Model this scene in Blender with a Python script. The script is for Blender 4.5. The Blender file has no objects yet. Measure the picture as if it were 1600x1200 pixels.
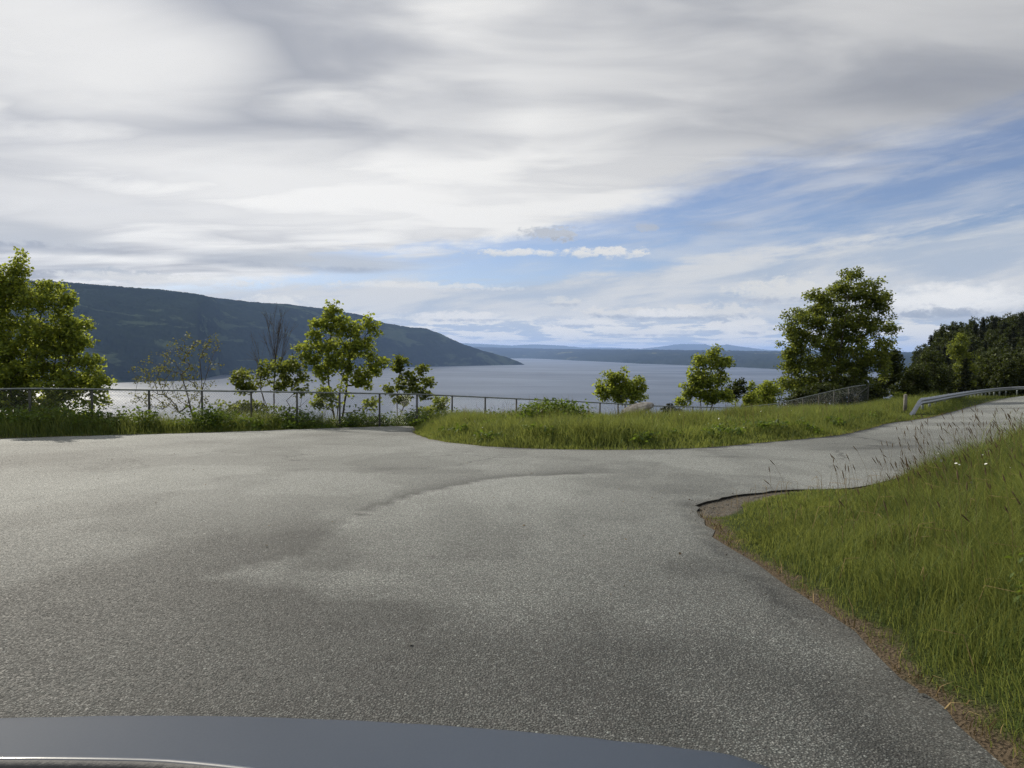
import bpy, math, random, time
import numpy as np
from mathutils import Matrix, Vector
from mathutils.geometry import delaunay_2d_cdt

random.seed(7); T0 = time.time()
rng = np.random.default_rng(7)
scene = bpy.context.scene
col = scene.collection
R_ = math.radians

# ------------------------------------------------------------------ camera
EYE = 1.5
F = 1067.0                      # focal length in pixels of the 1600 px photograph
PITCH, ROLL = R_(2.68), R_(0.5)
cam_d = bpy.data.cameras.new("camera"); cam = bpy.data.objects.new("camera", cam_d)
col.objects.link(cam); scene.camera = cam
cam_d.sensor_width = 36.0; cam_d.lens = 36.0 * F / 1600.0
cam_d.clip_start = 0.05; cam_d.clip_end = 120000.0
CM = Matrix.Rotation(R_(90) - PITCH, 3, 'X') @ Matrix.Rotation(ROLL, 3, 'Z')
cam.matrix_world = Matrix.Translation((0, 0, EYE)) @ CM.to_4x4()

# ------------------------------------------------------------------ light
SUN_AZ, SUN_EL = R_(-41), R_(33)         # left of the viewing direction (+Y), high
sun_dir = Vector((math.sin(SUN_AZ) * math.cos(SUN_EL), math.cos(SUN_AZ) * math.cos(SUN_EL), math.sin(SUN_EL)))
sd = bpy.data.lights.new("sun", 'SUN'); sd.energy = 5.0; sd.angle = R_(0.6); sd.color = (1.0, 0.93, 0.80)
so = bpy.data.objects.new("sun", sd); col.objects.link(so)
so.rotation_euler = sun_dir.to_track_quat('Z', 'Y').to_euler()
scene.view_settings.view_transform = 'Standard'; scene.view_settings.look = 'None'
scene.view_settings.exposure = 0.0; scene.view_settings.gamma = 1.0
scene.cycles.use_denoising = True; scene.cycles.denoiser = 'OPENIMAGEDENOISE'; scene.cycles.denoising_prefilter = 'NONE'; scene.cycles.use_adaptive_sampling = True; scene.cycles.adaptive_threshold = 0.012
scene.cycles.max_bounces = 5; scene.cycles.diffuse_bounces = 3; scene.cycles.glossy_bounces = 2; scene.cycles.volume_bounces = 1; scene.cycles.transmission_bounces = 4
scene.cycles.sample_clamp_indirect = 4.0


# ------------------------------------------------------------------ node helper
class N:
    """small expression helper over a node tree"""
    def __init__(s, tree):
        s.t = tree; s.n = tree.nodes; s.l = tree.links
    def node(s, typ, **kw):
        nd = s.n.new(typ)
        for k, v in kw.items():
            if k == 'ins':
                for kk, vv in v.items(): s.put(nd.inputs[kk], vv)
            else: setattr(nd, k, v)
        return nd
    def put(s, sock, v):
        if hasattr(v, 'is_linked') or isinstance(v, bpy.types.NodeSocket): s.l.new(v, sock)
        elif v is not None:
            if sock.type == 'RGBA' and len(v) == 3: v = (*v, 1)
            sock.default_value = v
    def m(s, op, a, b=None, c=None, clamp=False):
        nd = s.n.new('ShaderNodeMath'); nd.operation = op; nd.use_clamp = clamp
        for i, v in enumerate((a, b, c)):
            if v is not None: s.put(nd.inputs[i], v)
        return nd.outputs[0]
    def add(s, a, b): return s.m('ADD', a, b)
    def sub(s, a, b): return s.m('SUBTRACT', a, b)
    def mul(s, a, b): return s.m('MULTIPLY', a, b)
    def ss(s, v, lo, hi, a=0.0, b=1.0):
        nd = s.n.new('ShaderNodeMapRange'); nd.interpolation_type = 'SMOOTHSTEP'
        for i, x in enumerate((v, lo, hi, a, b)): s.put(nd.inputs[i], x)
        return nd.outputs[0]
    def mix(s, f, a, b, blend='MIX'):
        nd = s.n.new('ShaderNodeMix'); nd.data_type = 'RGBA'; nd.blend_type = blend
        s.put(nd.inputs[0], f); s.put(nd.inputs[6], a); s.put(nd.inputs[7], b)
        return nd.outputs[2]
    def noise(s, vec, scale, detail=4, rough=0.5, dist=0.0):
        nd = s.n.new('ShaderNodeTexNoise'); s.put(nd.inputs['Vector'], vec)
        nd.inputs['Scale'].default_value = scale; nd.inputs['Detail'].default_value = detail
        nd.inputs['Roughness'].default_value = rough; nd.inputs['Distortion'].default_value = dist
        return nd.outputs[0]
    def voro(s, vec, scale, out='Color', feature='F1'):
        nd = s.n.new('ShaderNodeTexVoronoi'); nd.feature = feature; s.put(nd.inputs['Vector'], vec)
        nd.inputs['Scale'].default_value = scale
        return nd.outputs[out]
    def comb(s, x, y, z):
        nd = s.n.new('ShaderNodeCombineXYZ')
        for i, v in enumerate((x, y, z)): s.put(nd.inputs[i], v)
        return nd.outputs[0]
    def sep(s, v):
        nd = s.n.new('ShaderNodeSeparateXYZ'); s.put(nd.inputs[0], v); return nd.outputs
    def attr(s, name, out='Fac'):
        nd = s.n.new('ShaderNodeAttribute'); nd.attribute_name = name; return nd.outputs[out]


# ------------------------------------------------------------------ sky with clouds
def px_az(px): return math.atan((px - 800) / F)
def px_el(px, py): return math.atan((550 + (px - 800) * math.tan(ROLL) - py) / F * math.cos(px_az(px)))

world = bpy.data.worlds.new("World"); scene.world = world; world.use_nodes = True
w = N(world.node_tree); w.n.clear()
tc = w.node('ShaderNodeTexCoord').outputs['Generated']
dx, dy, dz = w.sep(tc)
sky = w.node('ShaderNodeTexSky', sky_type='NISHITA', sun_disc=False)
sky.sun_elevation = SUN_EL; sky.sun_rotation = SUN_AZ; sky.altitude = 200
sky.air_density = 1.0; sky.dust_density = 0.3; sky.ozone_density = 2.5
az = w.m('ARCTAN2', dx, dy)
el = w.m('ARCSINE', w.m('MAXIMUM', dz, 0.0))
zz = w.add(w.m('MAXIMUM', dz, 0.0), 0.10)
plane = w.comb(w.m('DIVIDE', dx, zz), w.m('DIVIDE', dy, zz), 0.0)      # a cloud deck seen from below
rotp = w.node('ShaderNodeMapping', ins={'Vector': plane}); rotp.inputs['Rotation'].default_value = (0, 0, R_(25))
rotp.inputs['Scale'].default_value = (0.55, 1.35, 1)
n_big = w.noise(rotp.outputs[0], 0.9, 3, 0.45, 0.3)
n_mid = w.noise(rotp.outputs[0], 2.6, 4, 0.5, 0.4)
streak = w.comb(w.mul(az, 3.0), w.mul(w.sub(el, w.mul(az, 0.10)), 17.0), 0.3)
n_str = w.noise(streak, 1.6, 5, 0.6, 0.3)
puffs = w.comb(w.mul(az, 15.0), w.m('DIVIDE', 0.42, w.add(el, 0.034)), 1.7)
n_puf = w.noise(puffs, 1.0, 6, 0.62, 0.1)
fine = w.comb(w.mul(az, 46.0), w.mul(el, 84.0), 4.0)
n_fin = w.noise(fine, 1.0, 5, 0.65, 0.2)

wob = w.mul(w.sub(n_str, 0.5), 0.11)
wobf = w.mul(w.sub(n_fin, 0.5), 0.012)
# open blue lane under the high sheet, climbing to the right
lane_c = w.add(0.134, w.mul(az, 0.118))
lane_w = w.ss(az, -0.55, 0.35, 0.000, 0.036)
up = w.sub(w.sub(el, lane_c), lane_w)
upper = w.ss(w.add(w.add(up, wob), wobf), -0.014, w.ss(az, -0.2, 0.5, 0.016, 0.075))
lo = w.sub(w.sub(lane_c, el), lane_w)
lower = w.ss(w.add(w.add(lo, w.mul(wob, 0.8)), wobf), -0.010, 0.016)
lower = w.mul(lower, w.ss(n_str, 0.30, 0.55, 0.86, 0.98))
upper = w.mul(upper, w.ss(n_big, 0.15, 0.5, 0.93, 0.99))
veil = w.ss(n_str, 0.38, 0.72, 0.05, 0.55)
mask = w.m('MAXIMUM', w.m('MAXIMUM', upper, lower), veil)

# tone of the high sheet
shade = w.ss(w.add(w.mul(n_big, 0.62), w.mul(n_mid, 0.38)), 0.33, 0.58)
def blob(px, py, rx, ry, k=0.5, nz=None):
    """soft cloud bank at a fixed place of the sky, edge broken by noise"""
    a0, e0 = px_az(px), px_el(px, py); ra, re = rx / F, ry / F
    qa = w.mul(w.sub(az, a0), 1 / ra); qe = w.mul(w.sub(el, e0), 1 / re)
    q = w.add(w.mul(qa, qa), w.mul(qe, qe))
    q = w.add(q, w.mul(w.sub(nz if nz is not None else n_str, 0.5), k * (9 if nz is n_fin else 4)))
    return (w.ss(q, 1.3, 0.10) if nz is n_fin else w.ss(q, 2.3, -0.2)), qe
for px, py, rx, ry, amt in ((400, 45, 190, 90, 0.85), (400, 205, 160, 42, 0.9), (660, 170, 120, 70, 0.45), (1500, 60, 380, 110, 0.5), (930, 110, 220, 50, 0.4),
                            (1250, 190, 330, 60, 0.5), (20, 285, 80, 50, 0.5), (130, 170, 110, 40, 0.35)):
    b, _ = blob(px, py, rx, ry, 0.7, n_mid)
    shade = w.mul(shade, w.sub(1.0, w.mul(b, amt)))
for px, py, rx, ry, amt in ((120, 80, 200, 90, 0.8), (560, 310, 480, 70, 0.85), (880, 270, 330, 50, 0.65), (150, 320, 200, 40, 0.7)):
    b, _ = blob(px, py, rx, ry, 0.5, n_mid)
    shade = w.m('MAXIMUM', shade, w.mul(b, amt))
cl_hi = w.mix(shade, (0.34, 0.355, 0.395), (0.86, 0.85, 0.825))
# warmer, brighter towards the sun, greyer away from it
cs = w.add(w.add(w.mul(dx, sun_dir.x), w.mul(dy, sun_dir.y)), w.mul(dz, sun_dir.z))
glow = w.ss(cs, 0.35, 1.0, 0.90, 1.12)
cl_hi = w.mix(1.0, cl_hi, w.comb(glow, glow, glow), 'MULTIPLY')
# low streaks and cumulus rows near the horizon
puf = w.ss(w.add(n_puf, w.mul(w.sub(n_fin, 0.5), 0.14)), 0.43, 0.53)
lowc = w.mix(puf, (0.48, 0.55, 0.65), (0.88, 0.855, 0.80))
lowc = w.mix(w.ss(el, 0.036, 0.060), lowc, w.mix(w.ss(n_str, 0.36, 0.6), (0.47, 0.53, 0.615), (0.68, 0.69, 0.695)))
cloud = w.mix(w.ss(el, w.sub(lane_c, 0.01), w.add(lane_c, 0.01)), lowc, cl_hi)
# single clouds
def puff(px, py, rx, ry, top, base, k, nz, strength=1.0):
    global cloud, mask
    b, qe = blob(px, py, rx, ry, k, nz)
    b = w.mul(b, strength)
    c = w.mix(w.ss(w.add(qe, w.mul(w.sub(n_fin, 0.5), 1.6)), -0.75, -0.15), base, top)
    cloud = w.mix(b, cloud, c); mask = w.m('MAXIMUM', mask, b)
GREY, WHITE = (0.38, 0.40, 0.44), (0.80, 0.79, 0.76)
for px, py, rx, ry, top, base, k, nz, st in (
        (1482, 472, 96, 27, (0.90, 0.89, 0.86), (0.43, 0.46, 0.52), 0.22, n_fin, 1.0),
        (1450, 490, 45, 7, (0.40, 0.44, 0.50), (0.34, 0.39, 0.47), 0.5, n_fin, 0.8),
        (1215, 455, 70, 22, (0.76, 0.75, 0.71), (0.47, 0.51, 0.58), 0.6, n_fin, 0.9),
        (1120, 487, 70, 14, (0.78, 0.76, 0.72), (0.42, 0.47, 0.55), 0.6, n_fin, 0.9),
        (960, 488, 60, 10, (0.78, 0.76, 0.72), (0.42, 0.47, 0.55), 0.6, n_fin, 0.9),
        (878, 471, 34, 8, (0.74, 0.73, 0.70), (0.48, 0.52, 0.58), 0.5, n_fin, 0.8),
        (862, 367, 52, 13, (0.50, 0.52, 0.55), GREY, 0.55, n_fin, 0.9),
        (1003, 358, 22, 7, (0.46, 0.48, 0.52), GREY, 0.5, n_fin, 0.7),
        (945, 396, 80, 9, WHITE, (0.66, 0.69, 0.73), 0.6, n_fin, 0.95),
        (805, 396, 70, 6, WHITE, (0.66, 0.69, 0.73), 0.6, n_fin, 0.9),
        (500, 412, 150, 14, (0.52, 0.55, 0.59), (0.38, 0.42, 0.49), 0.6, n_str, 0.9),
        (190, 430, 70, 9, (0.50, 0.53, 0.57), (0.34, 0.37, 0.44), 0.6, n_fin, 0.95),
        (40, 372, 90, 16, (0.55, 0.57, 0.60), (0.36, 0.39, 0.45), 0.5, n_str, 0.9),
        (260, 438, 160, 8, WHITE, (0.70, 0.71, 0.72), 0.5, n_fin, 0.8),
        (430, 473, 50, 11, WHITE, (0.60, 0.63, 0.68), 0.5, n_fin, 0.9),
        (650, 447, 150, 7, WHITE, (0.70, 0.71, 0.72), 0.6, n_fin, 0.85),
        (1040, 492, 60, 9, (0.86, 0.84, 0.80), (0.44, 0.49, 0.57), 0.5, n_fin, 0.9), (905, 505, 70, 7, (0.86, 0.84, 0.80), (0.46, 0.51, 0.59), 0.5, n_fin, 0.85),
        (720, 495, 80, 9, (0.86, 0.84, 0.80), (0.46, 0.51, 0.59), 0.5, n_fin, 0.85), (1170, 515, 60, 8, (0.84, 0.82, 0.78), (0.46, 0.51, 0.59), 0.5, n_fin, 0.85), (1010, 520, 90, 6, (0.84, 0.82, 0.78), (0.46, 0.51, 0.59), 0.5, n_fin, 0.8),
        ):
    puff(px, py, rx, ry, top, base, k, nz, st)
blue = w.mix(1.0, sky.outputs[0], (1.04, 0.98, 1.09), 'MULTIPLY')
bg1 = w.node('ShaderNodeBackground', ins={'Color': blue, 'Strength': 0.086})
bg2 = w.node('ShaderNodeBackground', ins={'Color': cloud, 'Strength': 1.0})
mx = w.node('ShaderNodeMixShader', ins={0: mask, 1: bg1.outputs[0], 2: bg2.outputs[0]})
wo = w.node('ShaderNodeOutputWorld', ins={0: mx.outputs[0]})
world.cycles.sampling_method = 'MANUAL'; world.cycles.sample_map_resolution = 512


# ------------------------------------------------------------------ geometry helpers
def vnoise(x, y, seed=0):
    """numpy value noise, 0..1"""
    x = np.asarray(x, float); y = np.asarray(y, float)
    xi = np.floor(x).astype(np.int64); yi = np.floor(y).astype(np.int64)
    fx = x - xi; fy = y - yi
    fx = fx * fx * (3 - 2 * fx); fy = fy * fy * (3 - 2 * fy)
    def h(a, b):
        v = (a * 374761393 + b * 668265263 + seed * 974634777) & 0x7fffffff
        v = ((v ^ (v >> 13)) * 1274126177) & 0x7fffffff
        return ((v ^ (v >> 16)) & 0xffffff) / float(0xffffff)
    return (h(xi, yi) * (1 - fx) + h(xi + 1, yi) * fx) * (1 - fy) + (h(xi, yi + 1) * (1 - fx) + h(xi + 1, yi + 1) * fx) * fy
def fbm(x, y, oct=4, seed=0):
    a, s, t = 1.0, 0.0, 0.0
    for i in range(oct):
        s = s + a * vnoise(np.asarray(x) * 2 ** i, np.asarray(y) * 2 ** i, seed + i); t += a; a *= 0.5
    return s / t
def sstep(v, a, b):
    t = np.clip((np.asarray(v, float) - a) / (b - a), 0, 1); return t * t * (3 - 2 * t)
def softp(v, k=2.0):
    return np.logaddexp(0, np.asarray(v, float) * k) / k

def link(name, me, mat=None, parent=None, smooth=False):
    o = bpy.data.objects.new(name, me); col.objects.link(o)
    if mat is not None and len(me.materials) == 0: me.materials.append(mat)
    if parent is not None: o.parent = parent
    if smooth: me.shade_smooth()
    return o
def mesh_np(name, verts, faces, attrs=None):
    """verts (n,3); faces list of (k,m) int arrays with m = 3 or 4"""
    me = bpy.data.meshes.new(name)
    verts = np.asarray(verts, np.float32)
    if not isinstance(faces, list): faces = [faces]
    faces = [np.asarray(f, np.int32) for f in faces if len(f)]
    me.vertices.add(len(verts)); me.vertices.foreach_set('co', verts.ravel())
    li = np.concatenate([f.ravel() for f in faces]); tot = np.concatenate([np.full(len(f), f.shape[1], np.int32) for f in faces])
    me.loops.add(len(li)); me.loops.foreach_set('vertex_index', li)
    me.polygons.add(len(tot)); me.polygons.foreach_set('loop_start', (np.cumsum(tot) - tot).astype(np.int32))
    me.polygons.foreach_set('loop_total', tot)
    for k, v in (attrs or {}).items():
        v = np.asarray(v, np.float32)
        if v.ndim == 1:
            a = me.attributes.new(k, 'FLOAT', 'POINT'); a.data.foreach_set('value', v)
        else:
            a = me.attributes.new(k, 'FLOAT_COLOR', 'POINT')
            a.data.foreach_set('color', np.concatenate([v, np.ones((len(v), 1), np.float32)], 1).ravel())
    me.update(calc_edges=True); me.validate()
    return me
class MB:
    """collects boxes, tubes and strips into ONE mesh"""
    def __init__(s): s.v = []; s.f3 = []; s.f4 = []; s.n = 0
    def put(s, v, f4=None, f3=None):
        v = np.asarray(v, float)
        if f4 is not None and len(f4): s.f4.append(np.asarray(f4) + s.n)
        if f3 is not None and len(f3): s.f3.append(np.asarray(f3) + s.n)
        s.v.append(v); s.n += len(v)
    def box(s, c, size, rot=None):
        h = np.array(size) / 2
        v = np.array([[x, y, z] for x in (-1, 1) for y in (-1, 1) for z in (-1, 1)], float) * h
        if rot is not None: v = v @ np.array(rot.to_3x3()).T
        s.put(v + np.array(c), [[0, 1, 3, 2], [4, 6, 7, 5], [0, 4, 5, 1], [2, 3, 7, 6], [0, 2, 6, 4], [1, 5, 7, 3]])
    def tube(s, pts, rad, k=6, cap=True):
        pts = np.asarray(pts, float); n = len(pts)
        rad = np.full(n, rad, float) if np.isscalar(rad) else np.asarray(rad, float)
        t = np.gradient(pts, axis=0); t /= np.linalg.norm(t, axis=1)[:, None] + 1e-9
        ref = np.array([0.0, 0, 1]) if abs(t[:, 2]).mean() < 0.8 else np.array([1.0, 0, 0])
        u = np.cross(t, ref); u /= np.linalg.norm(u, axis=1)[:, None] + 1e-9
        b = np.cross(t, u)
        a = np.arange(k) * 2 * math.pi / k
        v = pts[:, None] + rad[:, None, None] * (np.cos(a)[None, :, None] * u[:, None] + np.sin(a)[None, :, None] * b[:, None])
        i, j = np.meshgrid(np.arange(n - 1), np.arange(k), indexing='ij')
        f = np.stack([i * k + j, i * k + (j + 1) % k, (i + 1) * k + (j + 1) % k, (i + 1) * k + j], -1).reshape(-1, 4)
        f3 = None; v = v.reshape(-1, 3)
        if cap:
            v = np.vstack([v, pts[0], pts[-1]])
            f3 = [[n * k, (q + 1) % k, q] for q in range(k)] + [[n * k + 1, (n - 1) * k + q, (n - 1) * k + (q + 1) % k] for q in range(k)]
        s.put(v, f, f3)
    def mesh(s, name):
        return mesh_np(name, np.vstack(s.v), [np.vstack(x) for x in (s.f4, s.f3) if x])
    def build(s, name, mat, parent=None, smooth=False):
        return link(name, s.mesh(name), mat, parent, smooth)
def empty(name, loc=(0, 0, 0)):
    o = bpy.data.objects.new(name, None); o.empty_display_size = 0.2; o.location = loc; col.objects.link(o); return o
def tag(o, label=None, cat=None, group=None, kind=None):
    for k, v in (('label', label), ('category', cat), ('group', group), ('kind', kind)):
        if v: o[k] = v
    return o

NPCM = np.array(CM)
def ray(px, py):
    return NPCM @ np.array([(px - 800) / F, -(py - 600) / F, -1.0])
def at(px, py, y):
    """the place seen at a pixel, y metres ahead"""
    d = ray(px, py); return np.array([0, 0, EYE]) + d * (y / d[1])


# ------------------------------------------------------------------ terrain functions
FX, FY = -14.15, 20.0                      # first fence post; the fence runs up right from it
FD = np.array([1.304, 0.838])              # post spacing vector
FL = float(np.hypot(*FD)); FN = np.array([-FD[1], FD[0]]) / FL
def fence_s(x, y): return (x - FX) * FN[0] + (y - FY) * FN[1]
def fence_k(x, y): return ((x - FX) * FD[0] + (y - FY) * FD[1]) / FL ** 2
def road_z(x, y):
    return -0.0625 * (softp(np.asarray(y, float) - 4, 0.8) - softp(np.asarray(y, float) - 70, 0.2)) \
        + 0.040 * (softp(np.asarray(x, float) - 5, 0.8) - softp(np.asarray(x, float) - 70, 0.2))
def gpt(px, py):
    y = 10.0
    d = ray(px, py)
    for _ in range(60):
        z = float(road_z(d[0] / d[1] * y, y)); yn = (z - EYE) / d[2] * d[1]
        y = y + 0.5 * (yn - y)
    return (d[0] / d[1] * y, y)

edge_px_far = [(-330, 700), (0, 685), (150, 680), (350, 675), (500, 669), (600, 666), (638, 665), (652, 668), (646, 674), (650, 680), (690, 690), (760, 697.5), (850, 701),
               (950, 703), (1050, 701), (1120, 698), (1200, 690), (1300, 682), (1368, 668), (1384, 661), (1420, 657), (1460, 651), (1500, 640), (1540, 629),
               (1570, 622), (1600, 618)]
far = [gpt(*p) for p in edge_px_far]
near_px = [(1600, 676), (1500, 712), (1420, 742), (1335, 762), (1250, 764), (1180, 768), (1125, 776), (1097, 786), (1089, 794), (1096, 808), (1130, 842), (1228, 906),
           (1350, 1003), (1450, 1092), (1560, 1190)]
near = [gpt(*p) for p in near_px]
poly = [(-34, -14)] + [(-34, 8)] + far + [(50, 58), (70, 66), (95, 68), (95, 61), (72, 59), (54, 51), (36, 36)] + near + [(1.85, -14)]
def densify(pts, step):
    out = []
    for i in range(len(pts)):
        a = np.array(pts[i]); b = np.array(pts[(i + 1) % len(pts)]); n = max(1, int(np.linalg.norm(b - a) / step))
        for j in range(n): out.append(a + (b - a) * j / n)
    return np.array(out)
def chaikin(pts):
    p = np.array(pts); q = np.roll(p, -1, 0)
    return np.stack([0.75 * p + 0.25 * q, 0.25 * p + 0.75 * q], 1).reshape(-1, 2)
pp = densify(chaikin(chaikin(poly)), 0.22)
pp = pp + 0.12 * (np.stack([vnoise(pp[:, 0] * 2.3, pp[:, 1] * 2.3, 3), vnoise(pp[:, 0] * 2.3, pp[:, 1] * 2.3, 9)], 1) - 0.5) \
        + 0.08 * (np.stack([vnoise(pp[:, 0] * 9, pp[:, 1] * 9, 5), vnoise(pp[:, 0] * 9, pp[:, 1] * 9, 8)], 1) - 0.5)
POLY = pp
def _exact(x, y, A, B, CA, CB):
    d2 = np.full(len(x), 1e12); ins = np.zeros(len(x), bool)
    for (ax, ay), (bx, by) in zip(A, B):
        ex, ey = bx - ax, by - ay
        t = np.clip(((x - ax) * ex + (y - ay) * ey) / (ex * ex + ey * ey + 1e-12), 0, 1)
        d2 = np.minimum(d2, (x - ax - t * ex) ** 2 + (y - ay - t * ey) ** 2)
    for (ax, ay), (bx, by) in zip(CA, CB):
        c = (ay > y) != (by > y)
        if c.any(): ins ^= c & (x < (bx - ax) * (y - ay) / (by - ay + 1e-18) + ax)
    return np.where(ins, -1, 1) * np.sqrt(d2)
_PB = np.roll(POLY, -1, 0); _C = POLY[::4]; _CB = np.roll(_C, -1, 0)
def sdist(x, y, tile=3.0):
    """signed distance to the asphalt outline: negative on the asphalt; exact near the outline, coarse far from it"""
    x = np.asarray(x, float).ravel(); y = np.asarray(y, float).ravel(); out = np.empty(len(x))
    tx = np.floor(x / tile).astype(int); ty = np.floor(y / tile).astype(int); key = tx * 100003 + ty
    order = np.argsort(key, kind='stable'); ks_ = key[order]; cut = np.concatenate([[0], np.where(np.diff(ks_))[0] + 1, [len(ks_)]])
    for a, b in zip(cut[:-1], cut[1:]):
        if b <= a: continue
        id_ = order[a:b]; x0, y0 = tx[id_[0]] * tile, ty[id_[0]] * tile; cx, cy = x0 + tile / 2, y0 + tile / 2
        dd = np.hypot(POLY[:, 0] - cx, POLY[:, 1] - cy); lim = dd.min() + tile * 1.5
        sel = dd < lim
        cr = (np.minimum(POLY[:, 1], _PB[:, 1]) <= y0 + tile) & (np.maximum(POLY[:, 1], _PB[:, 1]) >= y0) & (np.maximum(POLY[:, 0], _PB[:, 0]) > x0 - 1)
        A = POLY[sel]; B = _PB[sel]
        if dd.min() > 4: A, B = A[::4], A[::4] + 1e-6
        out[id_] = _exact(x[id_], y[id_], A, B, POLY[cr], _PB[cr])
    return out

# skyline of the wood on the right
SKX = np.array([1400, 1425, 1440, 1460, 1480, 1500, 1530, 1560, 1600, 1700, 1900, 2300]); SKY = np.array([566, 552, 535, 516, 507, 500, 494, 489, 484, 470, 455, 440])
KF = np.array([-20, 0, 5, 8, 13, 16, 20, 22.4, 25.8, 28.4, 34]); OF = np.array([0.1, 0.08, 0.05, 0.0, -0.27, -0.5, -0.85, -0.78, -0.2, 0.12, 0.15])
corner = np.array(gpt(1105, 790))
def gravel_w(x, y, d):
    c = np.hypot(x - corner[0] - 0.15, y - corner[1] - 0.05)
    g = sstep(c, 0.85, 0.5) * sstep(d, 0.55, 0.35)
    back = (x > corner[0]) & (x < corner[0] + 2.9) & (y > corner[1] + 0.15)
    return np.maximum(g, back * sstep(d, 0.55, 0.35) * sstep(x, corner[0] + 2.9, corner[0] + 2.0))
def ground_z(x, y, d=None):
    x = np.asarray(x, float); y = np.asarray(y, float)
    sh = x.shape; x = x.ravel(); y = y.ravel()
    if d is None:
        d = np.full(len(x), 60.0); nearm = (x > -60) & (x < 110) & (y > -25) & (y < 95)
        if nearm.any(): d[nearm] = sdist(x[nearm], y[nearm])
    d = np.asarray(d).ravel()
    s = fence_s(x, y); k = fence_k(x, y)
    z = road_z(x, y) - 0.035
    out = sstep(d, 0.05, 1.2)
    z = z + np.interp(k, KF, OF) * np.exp(-(s / 4.5) ** 2) * out
    isl = sstep(s, -26, -20) * sstep(y, 12, 15) * (1 - np.exp(-((x - 16.5) / 2.6) ** 2 - ((y - 28) / 4.0) ** 2))
    z = z + out * isl * (0.22 * sstep(d, 0.05, 0.9) * sstep(-s, 1.0, 4.0)
             + 0.42 * np.exp(-(((x - 1.2) / 1.3) ** 2 + ((y - 22.5) / 1.5) ** 2)) + 0.08 * np.exp(-(((x - 12) / 4.0) ** 2 + ((y - 25.5) / 4.0) ** 2)))
    rv = (x > 1.5) & (s < -14)
    z = z + rv * (0.05 * sstep(d, 0.1, 0.7) + 0.10 * sstep(d, 0.5, 3.5) + 0.05 * softp(d - 4, 1.0) * (x > 1.5))
    z = z + 0.05 * (fbm(x * 0.8, y * 0.8, 3, 2) - 0.5) * sstep(d, 0.1, 0.8) - 0.015 * gravel_w(x, y, d)
    # the hillside: down to the lake beyond the fence, up behind the car
    slope = softp(s - 1.2, 1.2)
    z = z - np.minimum(0.40 * slope, 170) + 0.10 * softp(-s - 60, 0.1) * (1 - sstep(-s, 60, 900) * 0.6)
    z = z + sstep(np.abs(s), 60, 300) * 14 * (fbm(x * 0.006, y * 0.006, 4, 4) - 0.5)
    # a wooded knoll rising to the right behind the road
    ys = np.maximum(y, 1.0); px = 800 + x / ys * F
    zt_ = EYE + (550 + (px - 800) * math.tan(ROLL) - np.interp(px, SKX, SKY) - (170 - y) / 62 * 62) / F * ys - 7.5
    wk = sstep(y, 92, 110) * (1 - sstep(y, 180, 300)) * sstep(px, 1385, 1430)
    z = z * (1 - wk) + np.maximum(z, zt_) * wk
    return np.maximum(z, -156).reshape(sh)


# ------------------------------------------------------------------ materials
def material(name):
    m = bpy.data.materials.new(name); m.use_nodes = True
    n = N(m.node_tree); n.n.clear()
    out = n.node('ShaderNodeOutputMaterial')
    return m, n, out
def pbsdf(n, out, color, rough=0.8, spec=0.3, normal=None, metal=0.0, **kw):
    b = n.node('ShaderNodeBsdfPrincipled')
    n.put(b.inputs['Base Color'], color); n.put(b.inputs['Roughness'], rough)
    n.put(b.inputs['Specular IOR Level'], spec); n.put(b.inputs['Metallic'], metal)
    if normal is not None: n.put(b.inputs['Normal'], normal)
    for k, v in kw.items(): n.put(b.inputs[k.replace('_', ' ')], v)
    n.put(out.inputs[0], b.outputs[0]); return b
def bump(n, h, strength, dist):
    b = n.node('ShaderNodeBump'); n.put(b.inputs['Height'], h); b.inputs['Strength'].default_value = strength
    b.inputs['Distance'].default_value = dist; return b.outputs[0]
def pos(n): return n.node('ShaderNodeNewGeometry').outputs['Position']

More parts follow.
